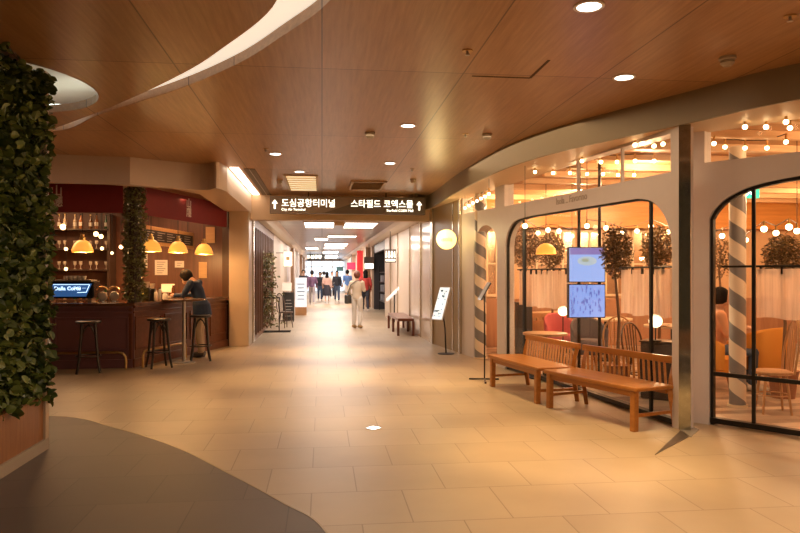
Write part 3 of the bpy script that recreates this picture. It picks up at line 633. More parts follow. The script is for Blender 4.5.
for i, px in enumerate((102.5, 114.5)):
    s = FD.s(px, -.25); c = FD.p(s, -.25, 1.15); t = thing('portafilter', 'round chrome portafilter stand with an arched handle, %s of the two beside the espresso machine' % ('left' if i == 0 else 'right'), 'coffee tool', (c[0], c[1], 1.051), group='portafilter stands')
    M().cyl(c[:2], .06, 1.052, 1.07, 14).cyl(c[:2], .015, 1.07, 1.1, 8).build('base', steel, t)
    M().ball(c, .08, 14, (1, .4, 1)).build('disc', cup, t, smooth=True)
    M().tube([(c[0] + .085 * math.cos(a), c[1] - .03, 1.25 + .055 * math.sin(a)) for a in [k * PI / 8 for k in range(9)]], .012, 8).build('handle', brass, t)
# things on the counter right of the vine pillar
def oncounter(px, n): s = FC.s(px, n); return FC.p(s, n, 1.051)
c = oncounter(139, -.12); t = thing('gold_figure', 'small glowing gold openwork figure on the counter beside the vine pillar', 'ornament', c)
M().lathe([(.03, c[2]), (.06, c[2] + .05), (.075, c[2] + .14), (.06, c[2] + .24), (.02, c[2] + .3)], c[:2], 12).build('body', mat('gold', (0.8, 0.55, 0.1), 0.35, 0.6, emit=(1, .6, .05), es=.25, bump=1.0, scale=60), t, smooth=True)
m = M()
for k in range(6): a = k * PI / 3; m.beam((c[0], c[1], c[2] + .3), (c[0] + .05 * math.cos(a), c[1] + .05 * math.sin(a), c[2] + .38), .012, .004)
m.build('crown', MATS['gold'], t)
for i, (px, h, rad, mm, nm, lab) in enumerate(((146.5, .33, .055, black, 'coffee_grinder', 'tall black coffee grinder on the counter'), (152.3, .3, .05, black, 'coffee_grinder', 'second black coffee grinder right of the tall one'))):
    c = oncounter(px, -.2); t = thing(nm, lab, 'coffee grinder', c)
    M().cbox((c[0], c[1], c[2] + h * .35), (.12, .16, h * .7)).build('body', mm, t, bevel=.01); M().lathe([(.03, c[2] + h * .7), (rad, c[2] + h)], c[:2], 12).build('hopper', glassm, t)
for i, (px, n, h, rad, mm, lab) in enumerate(((156, -.1, .16, .035, cup, 'small white jar on the counter, nearest the black grinders'), (160, -.25, .2, .03, steel, 'thin steel shaker on the counter between jars'), (165, -.1, .12, .045, cup, 'squat white jar on the counter near the notice'), (173.5, -.12, .24, .035, btl[0], 'brown bottle on the counter left of the customer'))):
    c = oncounter(px, n); t = thing('jar', lab, 'jar', c); M().lathe([(rad * .9, c[2]), (rad, c[2] + h * .1), (rad, c[2] + h * .8), (rad * .6, c[2] + h)], c[:2], 12).build('jar_body', mm, t, smooth=True)
    M().lathe([(rad * .65, c[2] + h), (rad * .65, c[2] + h + .02)], c[:2], 12).build('lid', [steel, black][i % 2], t)
c = oncounter(168, -.35); t = thing('payment_terminal', 'tilted white tablet till on a stand on the counter beside the customer', 'till', c)
M().cyl(c[:2], .06, c[2], c[2] + .015).cyl(c[:2], .012, c[2] + .015, c[2] + .16).build('stand', steel, t); M().cbox((c[0], c[1], c[2] + .2), (.24, .02, .17), 0.2, -.35).build('screen', cup, t, bevel=.004)

# ---- bar stools
def make_stool(label, x, y, rz):
    t = mk('bar_stool', label, 'bar stool', (x, y, 0), rz, 'bentwood bar stools at the bar')
    bw = mat('black_lacquered_wood', (0.02, 0.014, 0.012), 0.3)
    M().lathe([(.15, .755), (.185, .765), (.185, .79), (.17, .8), (.05, .795)], (0, 0), 24).build('seat', bw, t, smooth=True)
    for k in range(4):
        a = PI / 4 + k * PI / 2; ca, sa = math.cos(a), math.sin(a)
        M().tube([(.13 * ca, .13 * sa, .76), (.15 * ca, .15 * sa, .55), (.185 * ca, .185 * sa, .2), (.23 * ca, .23 * sa, 0.0)], [.023, .021, .020, .018], 8).build('leg', bw, t, smooth=True)
        b = a + PI / 2; cb, sb = math.cos(b), math.sin(b)
        pts = [(.14 * ca, .14 * sa, .56)] + [((.14 - .0 * q) * (ca * (1 - q) + cb * q), .14 * (sa * (1 - q) + sb * q), .56 + .17 * math.sin(PI * q)) for q in (.15, .3, .5, .7, .85)] + [(.14 * cb, .14 * sb, .56)]
        M().tube(pts, .013, 6).build('brace', bw, t, smooth=True)
    M().tube([(.18 * math.cos(k * PI / 12), .18 * math.sin(k * PI / 12), .26) for k in range(24)], .011, 8, closed=True).build('foot_ring', bw, t, smooth=True)
    return t
st = [('black bentwood bar stool in front of the plum bar front, nearest the plant wall', *flo(88.5, 372.5), .3), ('black bentwood bar stool at the middle of the bar, left of the high table', *flo(159, 367.5), .5), ('black bentwood bar stool behind the high table, under the customer', *flo(200.5, 360.5), .2)]
make_stool(*st[0])
s0p = [o for o in bpy.data.objects if o.name == 'bar_stool'][0]
for lab, x, y, rz in st[1:]: clone(s0p, (x, y, 0), rz, lab)
# ---- high round table
x, y = flo(184, 362.5); t = thing('high_table', 'tall round table with one steel pole and a disc base beside the customer', 'table', (x, y, 0))
M().lathe([(.19, 0), (.19, .012), (.05, .03)], (x, y), 28).build('base', steel, t, smooth=True)
M().cyl((x, y), .03, .02, 1.06, 16).build('pole', steel, t, smooth=True)
M().lathe([(.36, 1.06), (.37, 1.07), (.37, 1.085), (.36, 1.09)], (x, y), 32).build('table_top', wood('table_top_wood', (0.10, 0.05, 0.03), (0.16, 0.08, 0.04), 0.2, 'X'), t)
HT = (x, y)

# ---- benches
bwood = wood('orange_bench_wood', (0.30, 0.105, 0.018), (0.44, 0.175, 0.035), 0.28, 'X', 0.8)
def make_bench(label, FRp, FLp):
    a = Vector(FRp); b = Vector(FLp); e = (b - a).normalized(); L = (b - a).length; rz = math.atan2(e.y, e.x)
    t = mk('wooden_bench', label, 'bench', (a.x, a.y, 0), rz, 'slatted wooden benches by the restaurant window')
    # local: x from the near end to the far end, y away from the window
    D = -0.45                                # back is toward -y (the window)
    M().extr([[(-.04, .06), (L + .04, .06), (L + .04, D + .02), (-.04, D + .02)]], lambda u, v, h: (u, v, h - .012 * math.sin(PI * (v - D) / .48)), .385, .425).build('seat', bwood, t, bevel=.012)
    m = M().box(.04, L - .04, 0.0, .03, .33, .385).box(.04, L - .04, D + .02, D + .05, .33, .385); m.build('apron', bwood, t)
    for x in (0.03, L - .03):
        M().beam((x, .02, 0), (x, .015, .385), .06, .06).build('leg', bwood, t, bevel=.006)
        M().tube([(x, D - .06, 0), (x, D + .0, .36), (x, D - .02, .5), (x, D - .07, .67)], [.030, .034, .030, .026], 4).build('leg', bwood, t)
        M().beam((x, .0, .15), (x, D, .15), .03, .03).build('stretcher', bwood, t)
    M().beam((-.03, D - .06, .655), (L + .03, D - .06, .655), .035, .07).build('top_rail', bwood, t, bevel=.006)
    n = 17
    for k in range(n):
        x = .07 + (L - .14) * (k + .2) / n; M().beam((x - .02, D + .02, .42), (x + .07, D - .055, .64), .024, .014).build('slat', bwood, t)
    return t
make_bench('orange-brown slatted bench nearest the mirror column, right of the two', flo(638, 432), flo(549.5, 407.3))
make_bench('orange-brown slatted bench at the far end, beside the thin black sign stand', flo(540, 404), flo(493, 386.3))

# ---- thin black stand with a tilted plate
x, y = flo(484.5, 381); t = thing('sign_stand', 'thin black stand with a small tilted plate and spread feet beside the bench', 'stand', (x, y, 0))
M().cyl((x, y), .010, 0.02, 1.2, 8).build('pole', black, t)
for k in range(3):
    a = .35 + k * 2 * PI / 3; M().beam((x, y, .03), (x + .24 * math.cos(a), y + .24 * math.sin(a), .012), .025, .02).build('foot', black, t)
M().cbox((x, y, 1.26), (.05, .30, .008), 0, 0).v
m4 = Matrix.Translation((x, y, 1.27)) @ Matrix.Rotation(-1.05, 4, 'Y')
pm = M().box(-.14, .14, -.10, .10, -.008, .008); pm.v = [tuple(m4 @ Vector(v)) for v in pm.v]; pm.build('plate', mat('dark_plate', (0.06, 0.045, 0.035), 0.3, 0.5), t)
pm = M().box(-.12, .12, -.08, .08, .008, .010); pm.v = [tuple(m4 @ Vector(v)) for v in pm.v]; pm.build('card', mat('grey_card', (0.30, 0.25, 0.2), 0.5), t)
# ---- lit menu screen on a stand
x, y = flo(446, 353.8); t = thing('menu_screen', 'bright tilted menu display on a black pole with a disc base by the entrance', 'display stand', (x, y, 0))
M().lathe([(.16, 0), (.16, .01), (.03, .02)], (x, y), 24).build('base', black, t)
hx, hy = cw(-.0, 0); 
top = Vector((x - .09, y + .0, .86))
M().tube([(x, y, .01), (x - .02, y, .5), (x - .07, y + .02, .86)], .014, 8).build('pole', black, t)
dr_ = Vector(atd(452, 13.0)) - Vector(atd(440, 13.25)); dirx = Vector((dr_.x, dr_.y, 0)).normalized()
upv = (Vector((.17, 0.05, .60))).normalized(); cen = Vector((x - .10, y - .01, .96))
m4 = plane4(cen, dirx, upv)
def boxm(m4, a, b, c0, c1):
    q = M().box(-a, a, -b, b, c0, c1); q.v = [tuple(m4 @ Vector(v)) for v in q.v]; return q
boxm(m4, .14, .325, -.03, 0).build('casing', mat('white_casing', (0.7, 0.7, 0.72), 0.3), t, bevel=.004)
scr = mat('menu_glow', (0.8, 0.85, 0.9), 0.3, emit=(0.66, 0.82, 0.92), es=0.6)
boxm(m4, .13, .31, 0, .004).build('screen', scr, t)
rr = random.Random(5)
for k in range(20):
    u, v = rr.uniform(-.12, .07), rr.uniform(-.29, .26); q = M().box(u, u + rr.uniform(.02, .06), v, v + rr.uniform(.01, .04), .004, .006); q.v = [tuple(m4 @ Vector(z)) for z in q.v]
    q.build('menu_print', mat('slate_print', (0.18, 0.28, 0.35), 0.6), t)
# ---- round glowing sign
s = FA.s(446.5, .25); d_ = FA.d(s, .25); z = zat(239.5, d_); c = FA.p(s, .25, z)
t = thing('round_sign', 'round glowing cream sign projecting from the olive wall panel', 'sign', c)
def disc(c, r, nx, th, seg=32):
    # a disc facing the hall
    return M().extr([[(r * math.cos(k * 2 * PI / seg), r * math.sin(k * 2 * PI / seg)) for k in range(seg)]], lambda u, v, h: (c[0] + nx[0] * u + nx[1] * h, c[1] + nx[1] * u - nx[0] * h, c[2] + v), -th, th)
nx = (CS, -SN)
disc(c, .19, nx, .04).build('light_disc', mat('sign_glow', (1, .9, .6), 0.4, emit=(1.0, 0.72, 0.24), es=0.95), t)
disc(c, .197, nx, .03).build('rim', brass, t)
M().tube([c, FA.p(s, 0, z)], .015, 8).build('bracket', black, t)
textmesh('isola', .12, plane4((c[0] - nx[1] * -.0 + (-SN) * .045, c[1] - CS * .045, c[2]), (CS, -SN, 0), (0, 0, 1)), .001).build('lettering', mat('tan_letters', (0.5, 0.36, 0.12), 0.5), t)
lamp('POINT', 'sign_light', (c[0] - .25, c[1] - .15, c[2] + .1), 11, (1.0, .76, .33), .15)

# ---- hanging direction sign
dS = 14.55; yS = 14.5
def xat(px, y): r = cw((px - 400) / FPX, 1); return r[0] / r[1] * y
x0, x1 = xat(270, yS), xat(425, yS); z0, z1 = zat(214.5, dS), zat(197.5, dS)
t = thing('direction_sign', 'long hanging direction sign with glowing white characters and arrows across the corridor mouth', 'sign', ((x0 + x1) / 2, yS, z0))
M().box(x0, x1, yS - .06, yS + .06, z0, z1).build('panel', mat('sign_brown', (0.13, 0.095, 0.065), 0.35), t, bevel=.004)
sx0, sx1 = xat(322, yS), xat(371, yS)
M().extr([[(x0 + .01, z0 + .005), (sx0, z0 + .005), (sx1, z1 - .005), (x0 + .01, z1 - .005)]], lambda u, v, h: (u, h, v), yS - .066, yS - .06).build('light_half', mat('sign_taupe', (0.26, 0.19, 0.14), 0.35), t)
for px in (308.5, 386): M().cyl((xat(px, yS), yS), .012, z1, CEIL, 8).build('rod', black, t)
glow = emis('sign_letters', (1.0, 0.93, 0.72), 2.0)
def sgn(txt, px, py, size, al='LEFT', bold=.0, sq=1.0): textmesh(txt, size, plane4((xat(px, yS), yS - .068, zat(py, dS)), (1, 0, 0), (0, 0, 1)), .002, al, bold, 1.0, sq).build('lettering', glow, t)
sgn('도심공항터미널', 281.5, 204.8, .185, sq=.95); sgn('City Air Terminal', 281.5, 210.8, .07)
sgn('스타필드 코엑스몰', 413, 204.8, .185, 'RIGHT', sq=.95); sgn('Starfield COEX Mall', 413, 210.8, .07, 'RIGHT')
for px in (275, 418.8):
    X = xat(px, yS); Z = zat(205.5, dS)
    M().extr([[(X - .018, Z - .1), (X + .018, Z - .1), (X + .018, Z + .01), (X + .06, Z + .01), (X, Z + .09), (X - .06, Z + .01), (X - .018, Z + .01)]], lambda u, v, h: (u, h, v), yS - .070, yS - .067).build('arrow', glow, t)
# ---- ceiling fittings
dl_m = emis('downlight_glow', (1.0, 0.93, 0.8), 5)
DL = ((589, 6, 'large bright downlight at the top of the photo, nearest the camera'), (624, 77, 'round downlight left of the smoke detector near the storefronts'), (408, 125.4, 'round downlight in the middle of the ceiling above the direction sign'), (390, 163, 'round downlight right above the hanging direction sign, right of the ceiling seam'), (275.5, 153.7, 'round downlight left of the ceiling seam, above the lit ceiling panel'), (299.5, 171.5, 'round downlight just in front of the lit ceiling panel'))
for px, py, lab in DL:
    x, y = cpt(px, py); t = thing('downlight', lab, 'ceiling light', (x, y, CEIL), group='round downlights in the wood ceiling')
    M().lathe([(.10, CEIL), (.10, CEIL - .008), (.078, CEIL - .008), (.078, CEIL)], (x, y), 28, cap=False).build('ring', mat('white_ring', (0.8, 0.75, 0.7), 0.4), t)
    M().cyl((x, y), .078, CEIL - .005, CEIL - .002, 24).build('lens', dl_m, t)
det = mat('detector_grey', (0.42, 0.36, 0.30), 0.5)
for px, py, r, lab in ((727.5, 57, .055, 'grey smoke detector near the storefront column, nearest the camera'), (487, 134, .055, 'smoke detector by the bright curved fascia'), (370, 132.5, .055, 'smoke detector in the middle of the ceiling'), (279.5, 180, .05, 'smoke detector left of the lit ceiling panel'), (413, 179, .05, 'smoke detector above the right end of the direction sign')):
    x, y = cpt(px, py); t = thing('smoke_detector', lab, 'smoke detector', (x, y, CEIL))
    M().lathe([(r * 1.15, CEIL), (r * 1.2, CEIL - .02), (r * .9, CEIL - .03)], (x, y), 20).build('base', det, t, smooth=True); M().lathe([(r * .9, CEIL - .03), (r * 1.0, CEIL - .05), (r * .55, CEIL - .075)], (x, y), 20).build('cap', det, t, smooth=True)
for px, py, lab in ((467.5, 50.5, 'small sprinkler beside the access panel'), (790, 16, 'small sprinkler at the upper right corner of the ceiling'), (465.5, 134, 'small sprinkler left of the detector by the fascia'), (266, 149, 'small sprinkler at the left above the bar corner'), (412, 169, 'small sprinkler near the right end of the direction sign')):
    x, y = cpt(px, py); t = thing('sprinkler', lab, 'sprinkler', (x, y, CEIL)); M().lathe([(.042, CEIL), (.042, CEIL - .006)], (x, y), 16).build('plate', brass, t); M().cyl((x, y), .01, CEIL - .035, CEIL - .006, 8).cyl((x, y), .02, CEIL - .038, CEIL - .034, 10).build('nozzle', steel, t)
def rectc(px0, py0, px1, py1, z, zz=0): return cpt(px0, py0, z), cpt(px1, py1, z)
a = cpt(472, 76); b = cpt(530, 78); c2 = cpt(549, 60)
ap = M().box(a[0], b[0], a[1] - .012, a[1] + .012, CEIL - .003, CEIL + .0).box(b[0] - .012, b[0] + .012, c2[1], b[1], CEIL - .003, CEIL)
struct('trim_50', ap, mat('panel_gap', (0.08, 0.04, 0.02), 0.8))
# lit ceiling panel
y0_, y1_ = 680 * 1.75 / (275 - 177), 680 * 1.75 / (275 - 193); xa, xb = xat(284, 12.2), xat(318, 12.2)
t = thing('ceiling_panel_light', 'square lit panel with a fine grid set in the ceiling left of the seam', 'ceiling light', ((xa + xb) / 2, 13, CEIL))
m = M().box(xa, xb, 12.0, 12.05, CEIL - .02, CEIL).box(xa, xa + .04, 12.05, 14.2, CEIL - .02, CEIL).box(xb - .04, xb, 12.05, 14.2, CEIL - .02, CEIL)
for k in range(1, 7): m.box(xa + .04, xb - .04, 12.05 + k * .3, 12.065 + k * .3, CEIL - .015, CEIL - .006)
m.build('frame', mat('tan_frame', (0.5, 0.36, 0.2), 0.5), t); M().box(xa + .04, xb - .04, 12.05, 14.2, CEIL - .006, CEIL).build('diffuser', mat('panel_glow', (1, .9, .7), .5, emit=(1.0, .78, .42), es=0.4), t)
xa, xb = xat(351, 12.6), xat(387, 12.6)
t = thing('air_vent', 'square slatted air vent in the ceiling above the right half of the direction sign', 'vent', ((xa + xb) / 2, 13, CEIL))
m = M().box(xa, xb, 12.6, 12.66, CEIL - .03, CEIL).box(xa, xb, 13.7, 13.76, CEIL - .03, CEIL).box(xa, xa + .05, 12.66, 13.7, CEIL - .03, CEIL).box(xb - .05, xb, 12.66, 13.7, CEIL - .03, CEIL)
m.build('frame', mat('vent_tan', (0.42, 0.28, 0.17), 0.5), t)
for k in range(6): M().cbox(((xa + xb) / 2, 12.8 + k * .16, CEIL - .02), (xb - xa - .1, .09, .006), 0, .4).build('slat', MATS['vent_tan'], t)
m = M().box(-1.28, -1.10, 11.4, 15.0, CEIL - .01, CEIL); t = m.build('linear_vent', mat('dark_vent', (0.12, 0.09, 0.07), 0.5), label='long dark linear air vent beside the light strip over the bar corner', cat='vent')
t2 = M().box(-1.195, -1.185, 11.4, 15.0, CEIL - .014, CEIL - .01); t2.build('slot_bar', steel, t)
# floor light
x, y = flo(373.5, 428.3); t = thing('floor_light', 'small bright square light set flush in the stone floor', 'floor light', (x, y, 0))
def dia(r, z0, z1): return M().prism([[(x + r, y), (x, y + r), (x - r, y), (x, y - r)]], z0, z1)
dia(.085, 0, .005).build('frame', steel, t); dia(.065, .005, .007).build('lens', emis('floor_lens', (1, .97, .9), 5), t)
# ================================================================ RESTAURANT
NY = 13.9
struct('floor_restaurant', M().prism([[FA.p(0.3, -.1, 0)[:2], FA.p(FA.L, -.1, 0)[:2], FB.p(e0, -.1, 0)[:2], FB.p(e1, -.1, 0)[:2], (10.5, E[1]), (10.5, NY), (2.62, NY)]], 0.0, 0.004), tiles('striped_tiles', (0.66, 0.52, 0.40), (0.12, 0.07, 0.05), (0.3, 0.2, 0.14), 0.5, 0.16, 0.3, 0.5, bias=0.0))
struct('wall_restaurant_north', M().box(2.6, 10.5, NY, NY + .1, 0, 3.05), mat('apricot_wall', (0.68, 0.46, 0.28), 0.6, var=0.15, scale=3))
struct('wall_restaurant_east', M().box(10.4, 10.5, E[1], NY, 0, 3.05), mat('apricot_wall', (0, 0, 0)))
struct('ceiling_restaurant', M().prism([[FA.p(0.3, -.1, 0)[:2], FA.p(FA.L, -.1, 0)[:2], FB.p(e0, -.1, 0)[:2], FB.p(e1, -.1, 0)[:2], (10.5, E[1]), (10.5, NY), (2.62, NY)]], 3.05, 3.10), wood('restaurant_ceiling_wood', (0.42, 0.20, 0.08), (0.55, 0.29, 0.12), 0.5, 'X'))
bw2 = wood('ceiling_beam_wood', (0.60, 0.36, 0.18), (0.72, 0.46, 0.25), 0.5, 'X')
for k in range(12):
    y = 4.6 + k * .75; xs = max(FA.p(FA.s(400), 0, 0)[0], 0); lft = 3.75 + (6.6 - y) * .9 if y < 6.6 else 3.62 - (y - 6.4) * .125
    lft += .1; struct('beam_%d' % k, M().box(lft, 10.4, y - .05, y + .05, 2.97, 3.05), bw2)
struct('trim_40', M().box(2.7, 10.4, NY - .35, NY, 2.48, 3.05), wood('bulkhead_wood', (0.50, 0.20, 0.05), (0.72, 0.34, 0.09), 0.35, 'X', .35))
struct('trim_41', M().box(2.7, 10.4, NY - .04, NY, 0, 1.0), wood('wainscot', (0.33, 0.17, 0.10), (0.45, 0.25, 0.15), 0.4, 'Z', .5))
def nx_(px, y=NY): return xat(px, y)
# wall glazing on the north wall: each a window with its frame
cremf = mat('cream_frame', (0.75, 0.60, 0.42), 0.4); mir = mat('warm_mirror', (0.75, 0.55, 0.38), 0.2, 0.9)
wn = 3
for a, b in ((476, 497), (524, 548), (550, 574), (577, 601), (604, 628), (631, 655), (658, 684)):
    xa, xb = nx_(a), nx_(b); m = M(); ww = .05
    m.box(xa, xb, NY - .06, NY - .02, 1.05, 1.10).box(xa, xb, NY - .06, NY - .02, 2.40, 2.45)
    for x in (xa, (xa + xb) / 2 - .02, xb - .04): m.box(x, x + .04, NY - .06, NY - .02, 1.10, 2.40)
    m.box(xa + .04, xb - .04, NY - .055, NY - .025, 1.72, 1.75)
    f = struct('window_%d' % wn, m, cremf); wn += 1
    M().box(xa + .02, xb - .02, NY - .03, NY - .02, 1.1, 2.4).build('window_pane', mir, f)
# lamps of the room
for x, y, pw in ((4.6, 11.8, 70), (4.4, 8.8, 60), (6.6, 11.5, 90), (7.2, 8.5, 80), (6.0, 6.3, 60), (8.8, 10.5, 70), (3.4, 12.6, 40)):
    lamp('POINT', 'restaurant_light', (x, y, 2.75), pw, (1.0, 0.62, 0.32), 0.12)
# ---- bulb strings
sb = emis('string_bulb', (1.0, 0.66, 0.32), 9)
def bulbs(label, pts, z, group='strings of bulbs under the restaurant ceiling', top=3.05, r=.024):
    W = []
    for px, py in pts: d = FPX * (z - CAMH) / (HOR - py); x, y = atd(px, d); W.append((x, y, z))
    t = thing('bulb_string', label, 'string light', W[0], group=group)
    M().tube([(a, b, c + .085) for a, b, c in W], .006, 5).build('wire', black, t)
    for e_ in ((W[0], W[-1]) if z < 2.85 else ()): M().cyl(e_[:2], .004, z + .085, 3.05, 5).build('hanger', black, t)
    for w_ in W:
        q = M().ball((w_[0], w_[1], w_[2]), r, 10).build('bulb', sb, t); M().cyl(w_[:2], .014, w_[2] + r * .8, w_[2] + .09, 6).build('socket', brass, q)
bulbs('string of warm bulbs, top row in the upper window at the mirror column', [(635, 145), (642, 143.5), (654, 146), (663, 144)], 2.9)
bulbs('string of warm bulbs, middle row in the upper window left of the mirror column', [(582, 161), (601, 162), (617, 162), (635, 161), (654, 161)], 2.9)
bulbs('string of warm bulbs, lowest row in the upper window above the screens', [(535, 172), (553, 173), (570, 173), (587, 174), (603, 174), (618, 175), (634, 175)], 2.9)
bulbs('string of warm bulbs in the upper window right of the mirror column, lower row', [(714, 143.5), (725, 147), (745, 148), (767, 148), (786, 142)], 2.9)
bulbs('string of warm bulbs in the upper window right of the mirror column, upper row', [(745, 127), (766, 127), (786, 122), (790, 128), (808, 124)], 2.9)
bulbs('string of warm bulbs above the restaurant entrance arch', [(465, 208), (469, 205.5), (473, 203), (477, 201), (481, 198.5), (485, 196.5), (489, 194)], 2.72)
bulbs('string of warm bulbs hung low across the room behind the left window half', [(525, 226), (538, 233), (548, 230), (559, 231), (572, 236)], 2.15, r=.034)
bulbs('string of warm bulbs hung low across the room between screens and right mullion', [(587, 226), (606, 228), (622, 233), (637, 231), (651, 226), (668, 232)], 2.15, r=.034)
bulbs('string of warm bulbs low behind the right-hand window', [(712, 238), (722, 236), (735, 231), (746, 240), (764, 229), (776, 233), (789, 227), (797, 231)], 2.0, r=.034)
# ---- curtains on black rods
sheer_m = sheer('sheer_curtain', (0.86, 0.70, 0.62), 0.62); MATS['sheer'] = sheer_m
def curtain(F, s0, s1, n, z0, z1, label):
    t = thing('curtain', label, 'curtain', F.p((s0 + s1) / 2, n, z0)); N = int((s1 - s0) / .02); pts = [(s0 + (s1 - s0) * i / N, n + .025 * math.sin(i * .55) + .012 * math.sin(i * .21)) for i in range(N + 1)]
    m = M(); vs = [F.p(a, b, z1) for a, b in pts] + [F.p(a, b, z0 + .01 * math.sin(i * .3)) for i, (a, b) in enumerate(pts)]
    m.add(vs, [(i, i + 1, i + 2 + N, i + 1 + N) for i in range(N)]); m.build('cloth', sheer_m, t, smooth=True)
    k = s0 + .03
    while k < s1: M().fbox(F, k, k + .02, n - .012, n + .012, z1 - .05, z1 + .03).build('clip', black, t); k += .19
def rod(F, s0, s1, n, z, label):
    m = M().tube([F.p(s0, n, z), F.p(s1, n, z)], .011, 8); m.build('curtain_rod', black, label=label, cat='curtain rod')
rod(FA, sA(506), sA(562), -.2, 1.585, 'thin black curtain rod in the left half of the main restaurant window')
rod(FA, sA(604), sA(671), -.2, 1.585, 'thin black curtain rod right of the screens in the main restaurant window')
rod(FB, .05, br_, -.2, 1.585, 'thin black curtain rod in the window right of the mirror column')
curtain(FA, sA(508), sA(561), -.2, 1.02, 1.56, 'sheer pinkish half curtain left of the blue screens')
curtain(FA, sA(606), sA(670), -.2, 1.05, 1.56, 'sheer pinkish half curtain between the blue screens and the mirror column')
curtain(FB, sB(749), sB(749) + 1.25, -.2, 1.08, 1.56, 'sheer pinkish half curtain in the window at the right edge')
# ---- the two screens on their poles
dS2 = 9.0
t = thing('menu_screens_rack', 'pair of black poles carrying the stacked blue menu screens inside the window', 'rack', (*atd(588, dS2 + .12), 0))
for px in (579, 599.5): M().cyl(atd(px, dS2 + .15), .022, 0, 3.05, 10).build('pole', black, t)
for py0, py1, lab, seed in ((247, 282.5, 'upper blue glowing menu screen with a photo of a dish, behind the restaurant window', 1), (284, 318, 'lower blue glowing menu screen with a dense printed pattern, behind the restaurant window', 2)):
    A_, B_ = Vector(atd(568.5, dS2)), Vector(atd(605.5, dS2 + .02)); z0, z1 = zat(py1, dS2), zat(py0, dS2); F3 = Fr(A_, B_)
    t = thing('menu_display', lab, 'screen', (*((A_ + B_) / 2), z0))
    M().fbox(F3, 0, F3.L, -.09, 0, z0, z1).build('casing', black, t, bevel=.005)
    mb = mat('screen_blue_%d' % seed, (.05, .06, .1), .3, emit=[(0.22, 0.31, 0.60), (0.17, 0.26, 0.58)][seed - 1], es=1.0)
    M().fbox(F3, .012, F3.L - .012, 0, .004, z0 + .012, z1 - .012).build('screen', mb, t)
    m = M(); rr = random.Random(seed)
    if seed == 1:
        M().extr([[(F3.L * .5 + .13 * math.cos(a), (z0 + z1) / 2 + .05 + .06 * math.sin(a)) for a in [k * PI / 12 for k in range(24)]]], lambda u, v, h: F3.p(u, h, v), .005, .007).build('dish', mat('dish_white', (0.1, 0.1, 0.1), .4, emit=(.6, .72, .8), es=.5), t)
        M().extr([[(F3.L * .45 + .05 * math.cos(a), (z0 + z1) / 2 + .06 + .025 * math.sin(a)) for a in [k * PI / 6 for k in range(12)]]], lambda u, v, h: F3.p(u, h, v), .007, .009).build('food', mat('dish_food', (0.35, 0.4, 0.3), .5, emit=(.3, .4, .35), es=.5), t)
        M().fbox(F3, .02, F3.L - .02, .005, .007, z1 - .1, z1 - .015).build('banner', mat('banner_violet', (0.05, 0.04, 0.1), .5, emit=(.34, .25, .62), es=.5), t)
    else:
        for k in range(70): u, v = rr.uniform(.02, F3.L - .06), rr.uniform(z0 + .02, z1 - .06); m.fbox(F3, u, u + rr.uniform(.006, .02), .005, .007, v, v + rr.uniform(.02, .06))
        m.build('print', mat('screen_dark_print', (0.1, 0.12, 0.4), .5, emit=(.1, .14, .42), es=.6), t)
# ---- striped pillars
def stripe_mat():
    m = bpy.data.materials.new('striped_pillar'); m.use_nodes = True; nt = m.node_tree; b = nt.nodes['Principled BSDF']; N = nt.nodes.new; L = nt.links.new
    tc = N('ShaderNodeTexCoord'); sx = N('ShaderNodeSeparateXYZ'); L(tc.outputs['Object'], sx.inputs[0])
    def mth(op, a, b_=None, v=None):
        n = N('ShaderNodeMath'); n.operation = op; L(a, n.inputs[0])
        if b_ is not None: L(b_, n.inputs[1])
        if v is not None: n.inputs[1].default_value = v
        return n.outputs[0]
    at = mth('ARCTAN2', sx.outputs['Y'], sx.outputs['X']); a1 = mth('MULTIPLY', at, v=1 / (2 * PI)); z1 = mth('MULTIPLY', sx.outputs['Z'], v=2.6); s_ = mth('ADD', a1, z1); f = mth('FRACT', s_); g = mth('GREATER_THAN', f, v=.5)
    mx = N('ShaderNodeMixRGB'); mx.inputs[1].default_value = (0.78, 0.66, 0.53, 1); mx.inputs[2].default_value = (0.21, 0.20, 0.21, 1); L(g, mx.inputs[0]); L(mx.outputs[0], b.inputs['Base Color']); b.inputs['Roughness'].default_value = .35
    return m
stm = stripe_mat()
for px, d, r, lab in ((737.5, 7.75, .09, 'tall spirally striped grey and white pillar behind the right-hand window'), (480.5, 12.2, .105, 'tall spirally striped grey and cream pillar inside the entrance arch')):
    x, y = atd(px, d); t = thing('striped_pillar', lab, 'pillar', (x, y, .004)); M().cyl((x, y), r, .004, 2.96, 28).build('shaft', stm, t, smooth=True); M().cyl((x, y), r + .02, .004, .03, 28).build('base', cremf, t)
